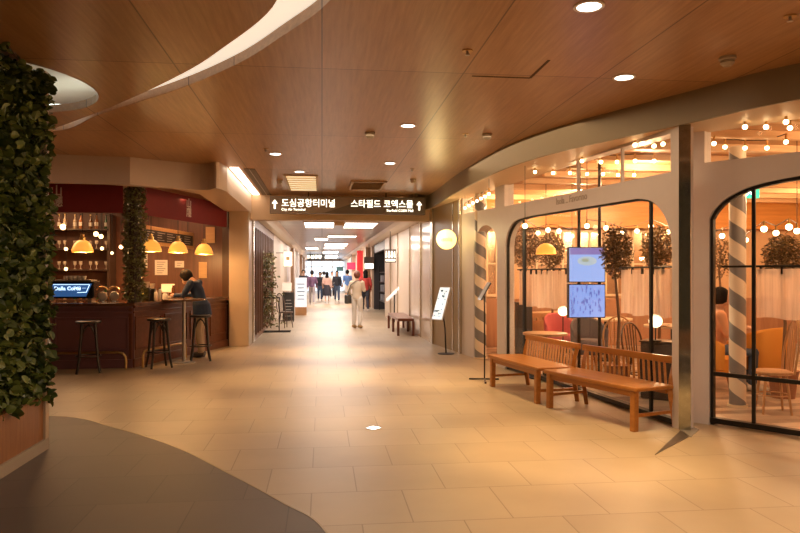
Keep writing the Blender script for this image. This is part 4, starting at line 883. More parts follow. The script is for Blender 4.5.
# ---- indoor trees
brl = leafmat('olive_brown_leaf', (0.06, 0.030, 0.010), (0.20, 0.12, 0.04))
def tree(px, d, r, h0, h1, label, n=1600):
    x, y = atd(px, d); t = thing('potted_tree', label, 'potted plant', (x, y, .004), group='slender indoor trees by the windows')
    M().lathe([(.13, .004), (.17, .3), (.18, .34)], (x, y), 16).build('pot', mat('terracotta', (0.30, 0.13, 0.07), .6), t, smooth=True)
    tr = M().tube([(x, y, .3), (x + .03, y, .9), (x - .02, y + .02, h0 + .1), (x, y, h1 - .2)], [.025, .02, .015, .008], 7)
    for k in range(7): a = k * 2.4; z = h0 + (h1 - h0) * k / 8; tr.tube([(x, y, z), (x + .6 * r * math.cos(a), y + .6 * r * math.sin(a), z + .2)], [.008, .004], 5)
    tr.build('trunk', mat('bark', (0.16, 0.09, 0.05), .8), t, smooth=True)
    def f():
        while 1:
            q = Vector((R_.uniform(-1, 1), R_.uniform(-1, 1), R_.uniform(-1, 1)))
            if .1 < q.length < 1: return (x + q.x * r, y + q.y * r, (h0 + h1) / 2 + q.z * (h1 - h0) / 2)
    M().leafcloud(n, f, .05, .018).build('foliage', brl, t, fix=False)
tree(526, 12.0, .28, 1.6, 2.35, 'slender indoor tree behind the left end of the main window')
tree(551, 12.4, .25, 1.6, 2.3, 'slender indoor tree just left of the blue screens')
tree(617, 8.8, .2, 1.45, 2.15, 'slender indoor tree just right of the blue screens')
tree(658, 9.5, .22, 1.55, 2.2, 'slender indoor tree at the right end of the main window, beside the mirror column')
tree(721, 10.8, .16, 1.45, 2.1, 'slender indoor tree left of the striped pillar in the right-hand window', 400)
tree(783, 8.3, .22, 1.45, 2.0, 'indoor tree at the right edge of the right-hand window')
# ---- mushroom lamp, globe lamps
def globe(px, py, d, r, zb, label, em=6):
    x, y = atd(px, d); z = zat(py, d); t = thing('globe_lamp', label, 'lamp', (x, y, zb), group='white globe lamps')
    M().cyl((x, y), .07, zb, zb + .015, 16).build('base', black, t); M().cyl((x, y), .009, zb + .015, z - r + .01, 8).build('pole', black, t)
    M().ball((x, y, z), r, 20).build('globe', mat('globe_glow', (1, .9, .7), .3, emit=(1.0, .74, .42), es=3), t, smooth=True)
    lamp('POINT', 'globe_light', (x - .02, y - r - .05, z), 5, (1.0, .72, .42), .08)
# dining furniture
lw = wood('light_chair_wood', (0.42, 0.22, 0.10), (0.58, 0.33, 0.16), 0.35, 'Z')
def dining_chair(label, x, y, rz, m_=None, tall=.92):
    m_ = m_ or lw; t = mk('dining_chair', label, 'chair', (x, y, .004), rz)
    M().lathe([(.18, .42), (.21, .435), (.21, .455), (.18, .46)], (0, 0), 22).build('seat', m_, t, smooth=True)
    for a in (PI / 4, 3 * PI / 4, 5 * PI / 4, 7 * PI / 4): M().tube([(.14 * math.cos(a), .14 * math.sin(a), .43), (.2 * math.cos(a), .2 * math.sin(a), 0)], [.017, .012], 8).build('leg', m_, t)
    hoop = [(-.19, -.15, .44)] + [(.21 * math.cos(a), -.17 - .05 * math.sin(a), .62 + (tall - .62) * math.sin(a)) for a in [PI - k * PI / 10 for k in range(11)]] + [(.19, -.15, .44)]
    M().tube(hoop, .013, 8).build('back_hoop', m_, t, smooth=True)
    for k in range(5):
        u = -.12 + k * .06; M().tube([(u * .8, -.16, .45), (u, -.205, .62 + (tall - .64) * math.sqrt(1 - (u / .21) ** 2))], .008, 6).build('spindle', m_, t)
    M().tube([(.16 * math.cos(k * PI / 10), .16 * math.sin(k * PI / 10), .2) for k in range(20)], .008, 6, closed=True).build('stretcher', m_, t)
    return t
def tub(label, x, y, rz, m_, r=.34):
    t = mk('tub_chair', label, 'armchair', (x, y, .004), rz)
    M().lathe([(r * .72, .22), (r * .8, .25), (r * .8, .42), (r * .7, .46), (.05, .47)], (0, 0), 24).build('seat', m_, t, smooth=True)
    m = M(); n = 20; vs = []; 
    for i in range(n + 1):
        a = PI * 1.0 + PI * 1.0 * i / n; h = .62 + .2 * math.sin(PI * i / n)
        for rr, z in ((r * .8, .24), (r, .3), (r * 1.05, h - .03), (r * 1.0, h), (r * .93, h - .02), (r * .82, .4)): vs.append((rr * math.cos(a), rr * math.sin(a), z))
    fs = [(i * 6 + k, i * 6 + (k + 1) % 6, i * 6 + 6 + (k + 1) % 6, i * 6 + 6 + k) for i in range(n) for k in range(6)] + [tuple(range(6)), tuple(n * 6 + k for k in range(6))]
    m.add(vs, fs).build('backrest', m_, t, smooth=True)
    for a in (PI / 4, 3 * PI / 4, 5 * PI / 4, 7 * PI / 4): M().tube([(r * .5 * math.cos(a), r * .5 * math.sin(a), .23), (r * .7 * math.cos(a), r * .7 * math.sin(a), 0)], [.016, .01], 8).build('leg', lw, t)
def table(label, x, y, r, h=.74, top=None):
    t = thing('dining_table', label, 'table', (x, y, .004)); M().lathe([(r, h - .03), (r, h)], (x, y), 32).build('table_top', top or lw, t)
    M().cyl((x, y), .035, .02, h - .03, 12).build('pedestal', black, t); M().lathe([(.25, .004), (.24, .02), (.04, .04)], (x, y), 24).build('base', black, t)
pink = mat('pink_velvet', (0.55, 0.13, 0.15), .8); grey = mat('grey_blue_velvet', (0.11, 0.10, 0.12), .8); must = mat('mustard_velvet', (0.62, 0.27, 0.04), .75)
tub('pink tub chair seen behind the globe lamp on the left of the main window', *atd(562, 11.9), PI + .2, pink, .3)
tub('grey-blue tub chair right of the pink one', *atd(590, 11.0), PI, grey, .30)
x, y = atd(544, 12.5); t = thing('sideboard', 'long orange wood sideboard with a row of cut-out slots', 'sideboard', (x, y, .004)); A_, B_ = atd(528, 12.4), atd(572, 13.0); F4 = Fr(A_, B_)
slots = [[(.1 + k * .16, .66), (.2 + k * .16, .66), (.2 + k * .16, .72), (.1 + k * .16, .72)] for k in range(int((F4.L - .15) / .16))]
M().extr([[(0, .3), (F4.L, .3), (F4.L, .8), (0, .8)]] + slots, lambda u, v, h: F4.p(u, h, v), 0, .03).build('front', lw, t); M().fbox(F4, 0, F4.L, -.4, 0, .3, .8).build('body', mat('pale_inside', (0.6, 0.42, 0.25), .6), t)
for s in (.05, F4.L - .05): M().fbox(F4, s - .03, s + .03, -.35, -.02, .004, .3).build('leg', black, t)
x, y = atd(525, 10.8); t = thing('host_stand', 'narrow dark cabinet standing behind the left bench', 'cabinet', (x, y, .004)); A_, B_ = atd(517.5, 10.95), atd(532.5, 10.95); F5 = Fr(A_, B_)
M().fbox(F5, 0, F5.L, -.25, 0, .004, 1.03).build('body', mat('charcoal_wood', (0.05, 0.035, 0.03), .4), t, bevel=.005); M().fbox(F5, -.01, F5.L + .01, -.27, .02, 1.03, 1.06).build('top', dkwood, t)
M().fbox(F5, F5.L / 2 - .004, F5.L / 2 + .004, 0, .004, .05, 1.0).build('door_gap', black, t)
x, y = atd(548, 9.9); table('round wooden dining table behind the left bench', *atd(545, 9.9), .32, .66)
dining_chair('light bentwood chair with a spindle back behind the right bench, below the screens', *atd(619, 9.3), PI - .4)
dining_chair('dark bentwood chair right of the light one, behind the right bench', *atd(643, 8.9), PI + .5, mat('walnut', (0.10, 0.05, 0.03), .35), .86)
table('round dining table with a pale top behind the bentwood chairs', *atd(606, 12.0), .45, .74, cremf)
globe(563, 311, 10.35, .075, .004, 'glowing white globe floor lamp in front of the pink chair')
x, y = atd(655, 8.3); A_, B_ = atd(640, 8.25), atd(676, 8.0); F6 = Fr(A_, B_)
t = thing('banquette', 'low dark upholstered banquette behind the right end of the right bench', 'banquette', F6.p(F6.L / 2, -.2, .004)); M().fbox(F6, 0, F6.L, -.35, 0, .004, .69).build('body', mat('dark_leather', (0.05, 0.035, 0.03), .5), t, bevel=.02); M().fbox(F6, -.01, F6.L + .01, -.36, .01, .69, .705).build('top', dkwood, t)
globe(655.5, 321, 8.15, .078, .706, 'glowing white globe lamp on the dark banquette beside the mirror column')
table('round dining table with white plates near the mirror column', *atd(673, 10.3), .42, .74, cremf)
px_, py_ = atd(669, 10.1); plate_m = mat('plate_white', (0.8, .72, .62), .25)
for i, (dx, dy) in enumerate(((-.15, -.1), (.12, -.15), (0, .15))):
    M().lathe([(.05, .745), (.11, .76), (.115, .765), (.05, .752)], (px_ + dx, py_ + dy), 20, cap=False).build('plate', plate_m, label=('white plate nearest the globe lamp on the pale round table', 'white plate at the right of the pale round table', 'white plate at the back of the pale round table')[i], cat='plate', group='plates on the pale round table', smooth=True)
# mushroom lamp above
x, y = atd(546, 11.4); z = zat(251, 11.4); t = thing('dome_lamp', 'glowing amber dome pendant lamp among the trees in the main window', 'lamp', (x, y, z)); M().lathe([(.17, z - .05), (.155, z + .04), (.10, z + .10), (.03, z + .13)], (x, y), 24, cap=False).build('lamp_shade', amber, t, smooth=True); M().cyl((x, y), .006, z + .13, 3.05, 6).build('cord', black, t); M().ball((x, y, z + .02), .05).build('bulb', bulbm, t)
# right-hand window room
tub('mustard tub chair behind the striped pillar, seen left of it', *atd(717, 8.95), -1.9, must, .40)
tub('mustard tub chair right of the striped pillar', *atd(755, 9.2), .15, must, .45)
dining_chair('light wooden spindle-back chair nearest the glass in the right-hand window', *atd(773, 7.4), 1.25, lw, 1.02)
onwall('wall_mirror', 764, 784, 248, 262, NY - .005, .03, mir, 'arched-looking mirror low on the apricot wall in the right-hand window', 'mirror')
# chalkboard, exit sign
x, y = atd(750, 9.2); t = thing('exit_sign', 'green glowing emergency exit sign with a white running figure hanging in the right-hand window', 'exit sign', (x, y, zat(198, 9.2))); F7 = Fr(atd(741.5, 9.2), atd(759.5, 9.2)); z0, z1 = zat(198, 9.2), zat(183, 9.2)
M().fbox(F7, 0, F7.L, -.04, 0, z0, z1).build('panel', mat('exit_green', (0.02, .5, .3), .4, emit=(0.02, .75, .42), es=.9), t); M().cyl(F7.p(F7.L / 2, -.02, 0)[:2], .008, z1, 3.05, 6).build('rod', black, t)
m = M(); cx = F7.L / 2; cz = (z0 + z1) / 2
for a, b in (((0, .03), (-.01, -.02)), ((-.01, -.02), (.03, -.07)), ((-.01, -.02), (-.05, -.06)), ((0, .02), (.045, .0)), ((0, .02), (-.045, .03))): m.beam(F7.p(cx + a[0], .004, cz + a[1]), F7.p(cx + b[0], .004, cz + b[1]), .004, .014)
m.ball(F7.p(cx + .01, .004, cz + .055), .015, 8); m.build('running_figure', emis('exit_white', (1, 1, .95), 3), t)

# ================================================================ CORRIDOR
cg = mat('corridor_panel_glow', (1, 1, 1), .5, emit=(1.0, 0.93, 0.82), es=4)
panels_ = ((305, 333.5, 221.7, 227, 'bright rectangular ceiling panel at the corridor mouth, left half'), (344.5, 375, 221.7, 227, 'bright rectangular ceiling panel at the corridor mouth, right half'), (328, 356, 235, 236.6, 'long bright ceiling strip, second from the corridor mouth'), (315, 327.5, 237.5, 240, 'short bright ceiling panel left of the second strip'), (325, 347, 243, 245.6, 'bright corridor ceiling panel third in the row'), (324, 344, 247, 248.2, 'thin bright ceiling strip fourth in the row'), (306, 318, 247, 249, 'yellowish ceiling panel at the far left'), (323, 338, 251, 253, 'bright ceiling panel fifth in the row'), (325, 337, 255.5, 258, 'bright ceiling panel farthest down the corridor'))
for pa, pb, ya, yb, lab in panels_:
    d0, d1 = FPX * 1.46 / (HOR - ya), FPX * 1.46 / (HOR - yb); d0, d1 = min(d0, d1), max(d0, d1)
    yy0, yy1 = d0 / CS, min(d1 / CS, 61); xa, xb = xat(pa, (yy0 + yy1) / 2), xat(pb, (yy0 + yy1) / 2)
    t = thing('corridor_ceiling_light', lab, 'ceiling light', ((xa + xb) / 2, (yy0 + yy1) / 2, 2.94), group='ceiling lights of the corridor')
    M().box(xa, xb, yy0, yy1, 2.94, 2.958).build('diffuser', cg, t); M().box(xa - .03, xb + .03, yy0 - .04, yy0, 2.93, 2.96).box(xa - .03, xb + .03, yy1, yy1 + .04, 2.93, 2.96).box(xa - .03, xa, yy0, yy1, 2.93, 2.96).box(xb, xb + .03, yy0, yy1, 2.93, 2.96).build('frame', cor, t)
# notch box under the beam
xa, xb = xat(334, 15.4), xat(344, 15.4); m = M().box(xa, xb, 15.36, 15.5, 2.62, 2.95); m.build('access_box', beige, label='small beige box fixed under the corridor mouth between the bright panels', cat='box', bevel=.01)
# far hanging sign
ys = 44; xa, xb = xat(307, ys), xat(325, ys); t = thing('far_direction_sign', 'dark hanging sign with white letters far down the corridor', 'sign', ((xa + xb) / 2, ys, 2.4)); M().box(xa, xb, ys - .05, ys + .05, 2.45, 2.85).build('panel', black, t, bevel=.03)
textmesh('도심공항', .26, plane4((xa * .6 + xb * .4, ys - .055, 2.65), (1, 0, 0), (0, 0, 1)), .002, bold=.006).build('lettering', glow, t)
for x in (xa + .2, xb - .2): M().cyl((x, ys), .015, 2.85, 2.96, 6).build('rod', black, t)
# shop signs projecting from the right
def psign(px0, px1, py0, py1, X, m_, label, txt=None, tm=None, nm='shop_sign', size=.2, cat='sign', bars=None):
    y = XY((px0 + px1) / 2, lambda q: X(q) - .25); d = y * CS + (X(y) - .25) * SN; z0, z1 = zat(py1, d), zat(py0, d); xa, xb = xat(px0, y), xat(px1, y)
    t = thing(nm, label, cat, ((xa + xb) / 2, y, z0)); M().box(xa, xb, y - .05, y + .05, z0, z1).build('panel', m_, t, bevel=.008)
    M().tube([((xa + xb) / 2, y, z1), ((xa + xb) / 2, y, 2.95)], .012, 6).build('rod', black, t)
    if txt == 'MMM':
        h0, h1 = z0 + .14, z1 - .05; wz = (xb - xa - .06) / 3
        for q_ in range(3): a0 = xa + .03 + q_ * wz; M().tube([(a0 + f * wz, y - .056, zz) for f, zz in ((.06, h0), (.16, h1), (.5, h0 + .03), (.84, h1), (.94, h0))], .012, 6).build('lettering', tm or glow, t)
    elif txt: textmesh(txt, size, plane4(((xa + xb) / 2, y - .054, (z0 + z1) / 2 + .03), (1, 0, 0), (0, 0, 1)), .002, bold=.008).build('lettering', tm or glow, t)
    if bars: M().box(xa + .03, xb - .03, y - .056, y - .05, z0 + .04, z0 + .04 + bars).build('white_band', tm or glow, t)
psign(384.6, 396, 249.5, 262.5, XR, mat('sign_dark_brown', (0.12, 0.08, 0.06), .4), 'dark square hanging sign with white zigzag letters and a white band', 'MMM', None, size=.14, bars=.06)
psign(364, 374, 257, 269.5, XR, mat('sign_dark_brown', (0, 0, 0)), 'dark and white hanging sign left of the zigzag one', None, None, bars=.22)
psign(347, 356, 262.5, 269.5, XR, mat('sign_red', (0.50, 0.03, 0.08), .4, emit=(.6, .03, .1), es=.5), 'small red hanging sign far along the right side of the corridor', None)
psign(336.5, 343, 267, 271, lambda y: XR(y) - .4, mat('sign_teal', (0.03, 0.10, 0.12), .4), 'tiny dark teal hanging sign near the far end of the corridor', None)
y = XY(360, lambda q: XR(q) - .45) ; d = y * CS + (XR(y) - .45) * SN
t = thing('red_banner', 'tall red vertical banner on the right side of the corridor', 'banner', (XR(y) - .45, y, zat(280, d))); xa, xb = xat(357, y - .4), xat(363, y - .4); M().box(xa, xb, y - .42, y - .38, zat(282, d), zat(251, d)).build('cloth', mat('red_banner', (0.62, 0.03, 0.03), .5, emit=(.7, .04, .04), es=.5), t); M().cyl((xb - .02, y - .4), .02, 0, zat(250, d), 8).build('pole', steel, t)
# black bench
ya, yb = dep(330), dep(318)
t = thing('waiting_bench', 'low dark red-brown bench standing along the right side of the corridor', 'bench', (1.95, 20, 0)); p = [flo(401, 335.5), flo(419, 335.5), flo(413.5, 327), flo(391.5, 327)]
mh = mat('mahogany', (0.16, 0.045, 0.02), .3); zt = .43
fr4 = [flo(398, 336), flo(414.0, 336), flo(403.5, 327.6), flo(388, 328)]
M().prism([fr4], zt - .07, zt).build('seat', mh, t, bevel=.01)
for q_ in fr4 + [((fr4[0][0] + fr4[3][0]) / 2, (fr4[0][1] + fr4[3][1]) / 2), ((fr4[1][0] + fr4[2][0]) / 2, (fr4[1][1] + fr4[2][1]) / 2)]:
    cx_, cy_ = sum(a[0] for a in fr4) / 4, sum(a[1] for a in fr4) / 4; u = (q_[0] + (cx_ - q_[0]) * .06, q_[1] + (cy_ - q_[1]) * .06); M().cbox((u[0], u[1], (zt - .07) / 2), (.06, .06, zt - .07)).build('leg', mh, t)
# white handrail
A_ = atd(387, 22.8); B_ = atd(402.5, 20.4); t = thing('handrail', 'sloping white handrail on dark posts beside the waiting bench', 'handrail', (*A_, 0)); zA, zB = zat(300, 22.8), zat(285.5, 20.4)
M().beam((*A_, zA), (*B_, zB), .06, .10).build('rail', mat('rail_white', (.8, .78, .76), .3, emit=(1, .95, .9), es=.4), t, bevel=.01)
for f in (.5, .97): M().cyl((A_[0] + (B_[0] - A_[0]) * f, A_[1] + (B_[1] - A_[1]) * f), .02, 0, zA + (zB - zA) * f, 8).build('post', black, t)
# goods in the dark shop
yy = (ydark0 + ydark1) / 2; cols = [(0.2, .22, .3), (.35, .12, .05), (.1, .1, .12), (.3, .3, .35)]
t = thing('display_rack', 'dark metal display rack in the dark shop front on the right', 'rack', (2.75, yy, 0))
for x in (2.45, 3.1): 
    for y in (ydark0 + .4, ydark1 - .6): M().cbox((x, y, .95), (.03, .03, 1.9)).build('post', black, t)
for z in (.4, .8, 1.2, 1.6): M().box(2.45, 3.1, ydark0 + .4, ydark1 - .6, z, z + .02).build('shelf', black, t)
k = 0
for z in (.422, .822, 1.222):
    for j in range(4):
        y = ydark0 + .7 + j * (ydark1 - ydark0 - 1.7) / 3; m = M().box(2.5, 2.95, y, y + .45, z, z + .26); m.build('goods_box', mat('goods_%d' % (k % 4), cols[k % 4], .5), label='%s box on the %s shelf of the dark shop rack' % (['slate', 'rust', 'black', 'pale grey'][k % 4], {.422: 'lowest', .822: 'middle', 1.222: 'upper'}[z]), cat='box', group='goods on the shop rack', bevel=.01); k += 1
# ---- left corridor side
sl = wood('slat_wood', (0.14, 0.06, 0.03), (0.22, 0.10, 0.05), .35, 'Z')
t = thing('slat_screen', 'tall dark wooden slatted screen along the left side of the corridor', 'screen', (XL(17), 17, 0))
M().box(XL(17) - .04, XL(17) + .02, 15.6, y2, 2.6, 2.9).build('header', sl, t); M().box(XL(17) - .04, XL(17) + .02, 15.6, y2, 0, .1).build('sill', sl, t)
k = 15.7
while k < y2 - .1: M().box(XL(17) - .04, XL(17) + .02, k, k + .10, .1, 2.6).build('slat', sl, t); k += max(.55, .0)
# plant rack
x, y = flo(271.5, 332); t = thing('plant_rack', 'black metal plant stand with tall greenery before the slatted screen', 'plant stand', (x, y, 0))
for a, b in (((-.25, -.0), (-.25, .0)), ((.2, 0), (.2, 0))): M().cyl((x + a[0], y), .015, 0.02, 2.1 if a[0] < 0 else .9, 8).build('post', black, t)
M().beam((x - .27, y - .15, .015), (x + .5, y - .15, .015), .03, .03).build('foot', black, t); M().beam((x - .27, y + .15, .015), (x + .5, y + .15, .015), .03, .03).build('foot', black, t)
M().beam((x - .27, y, .9), (x + .22, y, .9), .02, .03).build('crossbar', black, t)
M().leafcloud(700, lambda: (x - .1 + R_.gauss(0, .12), y + R_.gauss(0, .12), R_.uniform(.15, 2.1)), .09, .045).build('foliage', leafmat('rack_leaf', (0.05, .06, .02), (.32, .26, .10)), t, fix=False)
x, y = atd(284, 19.3); dining_chair('small dark wooden chair in front of the slatted screen at the left of the corridor', x + .05, y, -.9, mat('walnut', (0, 0, 0)), .98)
psl = lambda px0, px1, py0, py1, y, m_, lab, nm, cat, zb=None: None
y = 23.0; d = y * CS - 1.0 * SN; xa, xb = xat(284, y), xat(292, y); t = thing('light_box', 'square lit sign projecting from the left corridor wall', 'sign', (xa, y, zat(266, d))); M().box(xa, xb, y - .06, y + .06, zat(266, d), zat(252, d)).build('panel', mat('lightbox', (1, .95, .8), .4, emit=(1, .84, .6), es=1.5), t)
M().cbox(((xa + xb) / 2, y - .065, zat(258.5, d)), (.12, .005, .12)).build('emblem', mat('emblem_tan', (.6, .4, .2), .5), t); M().beam((XL(y), y, zat(253, d)), (xa, y, zat(253, d)), .02, .02).build('bracket', black, t)
x, y = atd(288.5, 21.6); t = thing('menu_board', 'dark chalk menu lectern with an open menu on top at the left of the corridor', 'menu board', (x, y, 0))
M().cbox((x, y, .5), (.36, .1, .9)).build('board', mat('blackboard', (0, 0, 0)), t); M().cbox((x - .05, y - .02, 1.12), (.3, .02, .34), 0, -.7).build('menu', paper, t)
for s in (-.15, .15): M().cyl((x + s, y + .08), .012, 0, 1.05, 6).build('leg', black, t)
mm = M(); 
for k in range(6): mm.cbox((x, y - .052, .2 + k * .1), (.24 - .04 * (k % 3), .004, .015))
mm.build('chalk_lines', mat('chalk', (0, 0, 0)), t)
x, y = atd(301, 25.5); t = thing('sandwich_board', 'white sandwich board with an orange base at the left of the corridor', 'sign board', (x, y, 0)); M().cbox((x, y, .85), (.42, .04, 1.1), 0, -.08).build('board', mat('lit_white', (.8, .82, .85), .4, emit=(.85, .9, 1), es=.4), t); M().cbox((x, y, .15), (.42, .3, .3)).build('base', lw, t)
mm = M(); 
for k in range(5): mm.cbox((x, y - .06 + .01 * k * .3 - .02, .6 + k * .14), (.28 - .05 * (k % 2), .01, .03))
mm.build('print', mat('slate_print', (0, 0, 0)), t)
# ================================================================ PEOPLE
def remesh(m, vox, name='r', smooth=2):
    me = bpy.data.meshes.new(name); me.from_pydata([tuple(v) for v in m.v], [], m.f); me.update(); b = bmesh.new(); b.from_mesh(me); bmesh.ops.recalc_face_normals(b, faces=b.faces); b.to_mesh(me); b.free()
    o = bpy.data.objects.new(name, me); C.objects.link(o); r = o.modifiers.new('r', 'REMESH'); r.mode = 'VOXEL'; r.voxel_size = vox
    s = o.modifiers.new('s', 'SMOOTH'); s.iterations = smooth; s.factor = .5
    bpy.context.view_layer.update(); ev = o.evaluated_get(bpy.context.evaluated_depsgraph_get()); e = ev.to_mesh(); q = M(); q.add([tuple(v.co) for v in e.vertices], [tuple(p.vertices) for p in e.polygons]); ev.to_mesh_clear(); bpy.data.objects.remove(o); bpy.data.meshes.remove(me); return q
def loft(m, secs, n=16):                      # secs: (centre, rx, ry)
    vs = []; fs = []
    for c, rx, ry in secs: vs += [(c[0] + rx * math.cos(k * 2 * PI / n), c[1] + ry * math.sin(k * 2 * PI / n), c[2]) for k in range(n)]
    for i in range(len(secs) - 1):
        for k in range(n): fs.append((i * n + k, i * n + (k + 1) % n, i * n + n + (k + 1) % n, i * n + n + k))
    return m.add(vs, fs + [tuple(range(n))[::-1], tuple((len(secs) - 1) * n + k for k in range(n))])
def limb(m, P, R, n=12):
    m.tube(P, R, n)
    for p, r in zip(P, R): m.ball(p, r * .98, 12)
def mixp(a, b, f): return tuple(a[i] + (b[i] - a[i]) * f for i in range(3))
skin_m = mat('skin', (0.55, 0.31, 0.20), .5); hair_b = mat('black_hair', (0.010, 0.007, 0.006), .8, spec=.2)
BASE = dict(pel=(0, 0, .93), bel=(0, 0, 1.08), che=(0, .0, 1.27), shc=(0, -.01, 1.40), nek=(0, 0, 1.46), hed=(0, .025, 1.59),
            shL=(-.18, -.01, 1.385), elL=(-.235, -.02, 1.11), wrL=(-.23, .06, .87), shR=(.18, -.01, 1.385), elR=(.235, -.02, 1.11), wrR=(.23, .06, .87),
            hiL=(-.09, 0, .90), knL=(-.10, .02, .49), anL=(-.10, -.02, .09), hiR=(.09, 0, .90), knR=(.10, .02, .49), anR=(.10, -.02, .09))
def person(label, x, y, rz, pose=None, sc_=1.0, top=None, legs=None, shoe=None, hair=hair_b, vox=.02, longhair=False, hem=0.0, sleeves='long', skirt=None, shorts=False, hat=None, fingers=False, toes=None, z=0.0, head_tilt=0.0, group=None):
    J = dict(BASE); J.update(pose or {}); t = mk('person', label, 'person', (x, y, z), rz, group); t.scale = (sc_,) * 3
    seated = J['knL'][2] > J['hiL'][2] - .2
    # body: one continuous skin
    b = M(); loft(b, [(J['pel'], .13, .10), (J['bel'], .125, .09), (J['che'], .15, .105), (J['shc'], .13, .08), (mixp(J['shc'], J['nek'], .8), .06, .055)])
    limb(b, [J['shc'], mixp(J['nek'], J['hed'], .3), J['hed']], [.06, .052, .055])
    hx, hy, hz = J['hed']; fdy = math.cos(head_tilt); fdz = -math.sin(head_tilt)
    b.ball((hx, hy, hz + .015), .1, 20, (.78, .98, 1.15)); b.ball((hx, hy + .03 * fdy, hz - .05 + .03 * fdz), .065, 16, (.85, .9, .9))
    def hp(dx, f, u): return (hx + dx, hy + f * fdy + u * -fdz, hz + f * fdz + u * fdy)
    b.add(*nose(hp)); 
    for s in (-1, 1): b.ball(hp(s * .079, -.0, .0), .026, 8, (.45, .8, 1.2)); b.ball(hp(s * .03, .075, -.0), .018, 8)
    b.ball(hp(0, .085, -.062), .018, 8, (1.5, .6, .5))
    for S in 'LR':
        sg = -1 if S == 'L' else 1; w_ = Vector(J['wr' + S]); e_ = Vector(J['el' + S]); dd = (w_ - e_).normalized()
        limb(b, [J['sh' + S], J['el' + S], mixp(J['el' + S], J['wr' + S], .3), J['wr' + S]], [.05, .038, .038, .026])
        palm = w_ + dd * .05; side = dd.cross(Vector((0, 0, 1))); side = side.normalized() if side.length > .1 else Vector((0, 1, 0))
        if abs(dd.z) > .8: side = Vector((0, 1, 0))
        b.tube([w_, palm, w_ + dd * .09], [.026, .036, .032], 10)
        for k, (o_, L) in enumerate(((-.028, .062), (-.010, .074), (.009, .070), (.026, .055))):
            q0 = w_ + dd * .085 + side * o_; cu = Vector((-.25 * sg, 0, -.15 if abs(dd.z) < .8 else 0)); q1 = q0 + (dd + cu * .4).normalized() * L * .5; q2 = q1 + (dd + cu * 1.4).normalized() * L * .5
            b.tube([q0, q1, q2], [.0095, .009, .008], 8)
        q0 = w_ + dd * .03 + side * .025; b.tube([q0, q0 + (dd * .6 + side).normalized() * .035, q0 + (dd * 1.2 + side * .7).normalized() * .065], [.012, .011, .009], 8)
        limb(b, [J['hi' + S], mixp(J['hi' + S], J['kn' + S], .4), J['kn' + S], mixp(J['kn' + S], J['an' + S], .3), J['an' + S]], [.085, .075, .052, .05, .034])
        a_ = J['an' + S]; b.tube([(a_[0], a_[1] - .03, a_[2] - .03), (a_[0], a_[1] + .06, a_[2] - .05), (a_[0], a_[1] + .16, a_[2] - .065)], [.035, .036, .026], 10)
    body = remesh(b, vox).build('body', skin_m, t, smooth=True, fix=False)
    if fingers:
        for s in (-1, 1): M().ball(hp(s * .031, .088, .01), .009, 8).build('eye', hair_b, t)
    # top
    sh = M(); loft(sh, [(tuple(Vector(mixp(J['pel'], J['bel'], -.25 if not seated else .1)) - Vector((0, 0, hem))), .155 + hem * .42, .125 + hem * .3), (mixp(J['pel'], J['bel'], .3), .150 + hem * .42, .12 + hem * .25), (J['bel'], .142, .108), (J['che'], .165, .122), (J['shc'], .15, .095), (mixp(J['shc'], J['nek'], .55), .068, .062)])
    for S in 'LR':
        e = J['el' + S]; w_ = J['wr' + S]
        if sleeves == 'long': limb(sh, [J['sh' + S], e, mixp(e, w_, .92)], [.066, .054, .042])
        else: limb(sh, [J['sh' + S], mixp(J['sh' + S], e, .7)], [.066, .058])
    remesh(sh, vox).build('shirt', top, t, smooth=True, fix=False)
    if skirt:
        p = J['pel']; sk = M(); loft(sk, [((p[0], p[1], p[2] + .12), .135, .105), ((p[0], p[1], p[2]), .17, .14), ((p[0], p[1], p[2] - .28), .2, .18), ((p[0], p[1], p[2] - .5), .23, .21)], 20); sk.build('skirt', skirt, t, smooth=True)
    else:
        tr = M(); loft(tr, [((J['pel'][0], J['pel'][1], J['pel'][2] - .09), .12, .10), (J['pel'], .148, .115), (mixp(J['pel'], J['bel'], .5), .14, .105)])
        for S in 'LR':
            if shorts: limb(tr, [J['hi' + S], mixp(J['hi' + S], J['kn' + S], .8)], [.095, .09])
            else: limb(tr, [J['hi' + S], mixp(J['hi' + S], J['kn' + S], .5), J['kn' + S], mixp(J['kn' + S], J['an' + S], .92)], [.098, .085, .068, .058])
        remesh(tr, vox).build('trousers', legs, t, smooth=True, fix=False)
    for S in 'LR':
        a_ = J['an' + S]; M().tube([(a_[0], a_[1] - .06, a_[2] - .035), (a_[0], a_[1] + .0, a_[2] - .03), (a_[0], a_[1] + .10, a_[2] - .05), (a_[0], a_[1] + .19, a_[2] - .055)], [.042, .05, .043, .03], 10).build('shoe', shoe or mat('white_shoe', (.6, .55, .5), .5), t, smooth=True)
    h = M(); h.ball((0, -.018, .035), .122, 20, (.82, 1.0, 1.02)); h.v = [hp(p[0], min(p[1], .060 + max(0, p[2] - .06) * .5), p[2]) for p in h.v]
    if longhair: loft(h, [((hx, hy - .075, hz - .30), .06, .03), ((hx, hy - .085, hz - .15), .095, .045), ((hx, hy - .06, hz + .02), .09, .06)])
    h.build('hair', hair, t, smooth=True)
    if hat:
        q = M().lathe([(.14, hz + .07), (.145, hz + .085), (.10, hz + .095), (.095, hz + .16), (.02, hz + .175)], (hx, hy), 20); q.build('hat', hat, t, smooth=True)
    return t
def nose(hp):
    v = [hp(-.014, .085, -.02), hp(.014, .085, -.02), hp(0, .118, -.028), hp(0, .088, .03)]; return v, [(0, 1, 2), (1, 3, 2), (3, 0, 2), (0, 3, 1)]
navy = mat('navy_cloth', (0.012, 0.025, 0.065), .8, bump=.2); khaki = mat('khaki', (0.42, 0.30, 0.20), .8)
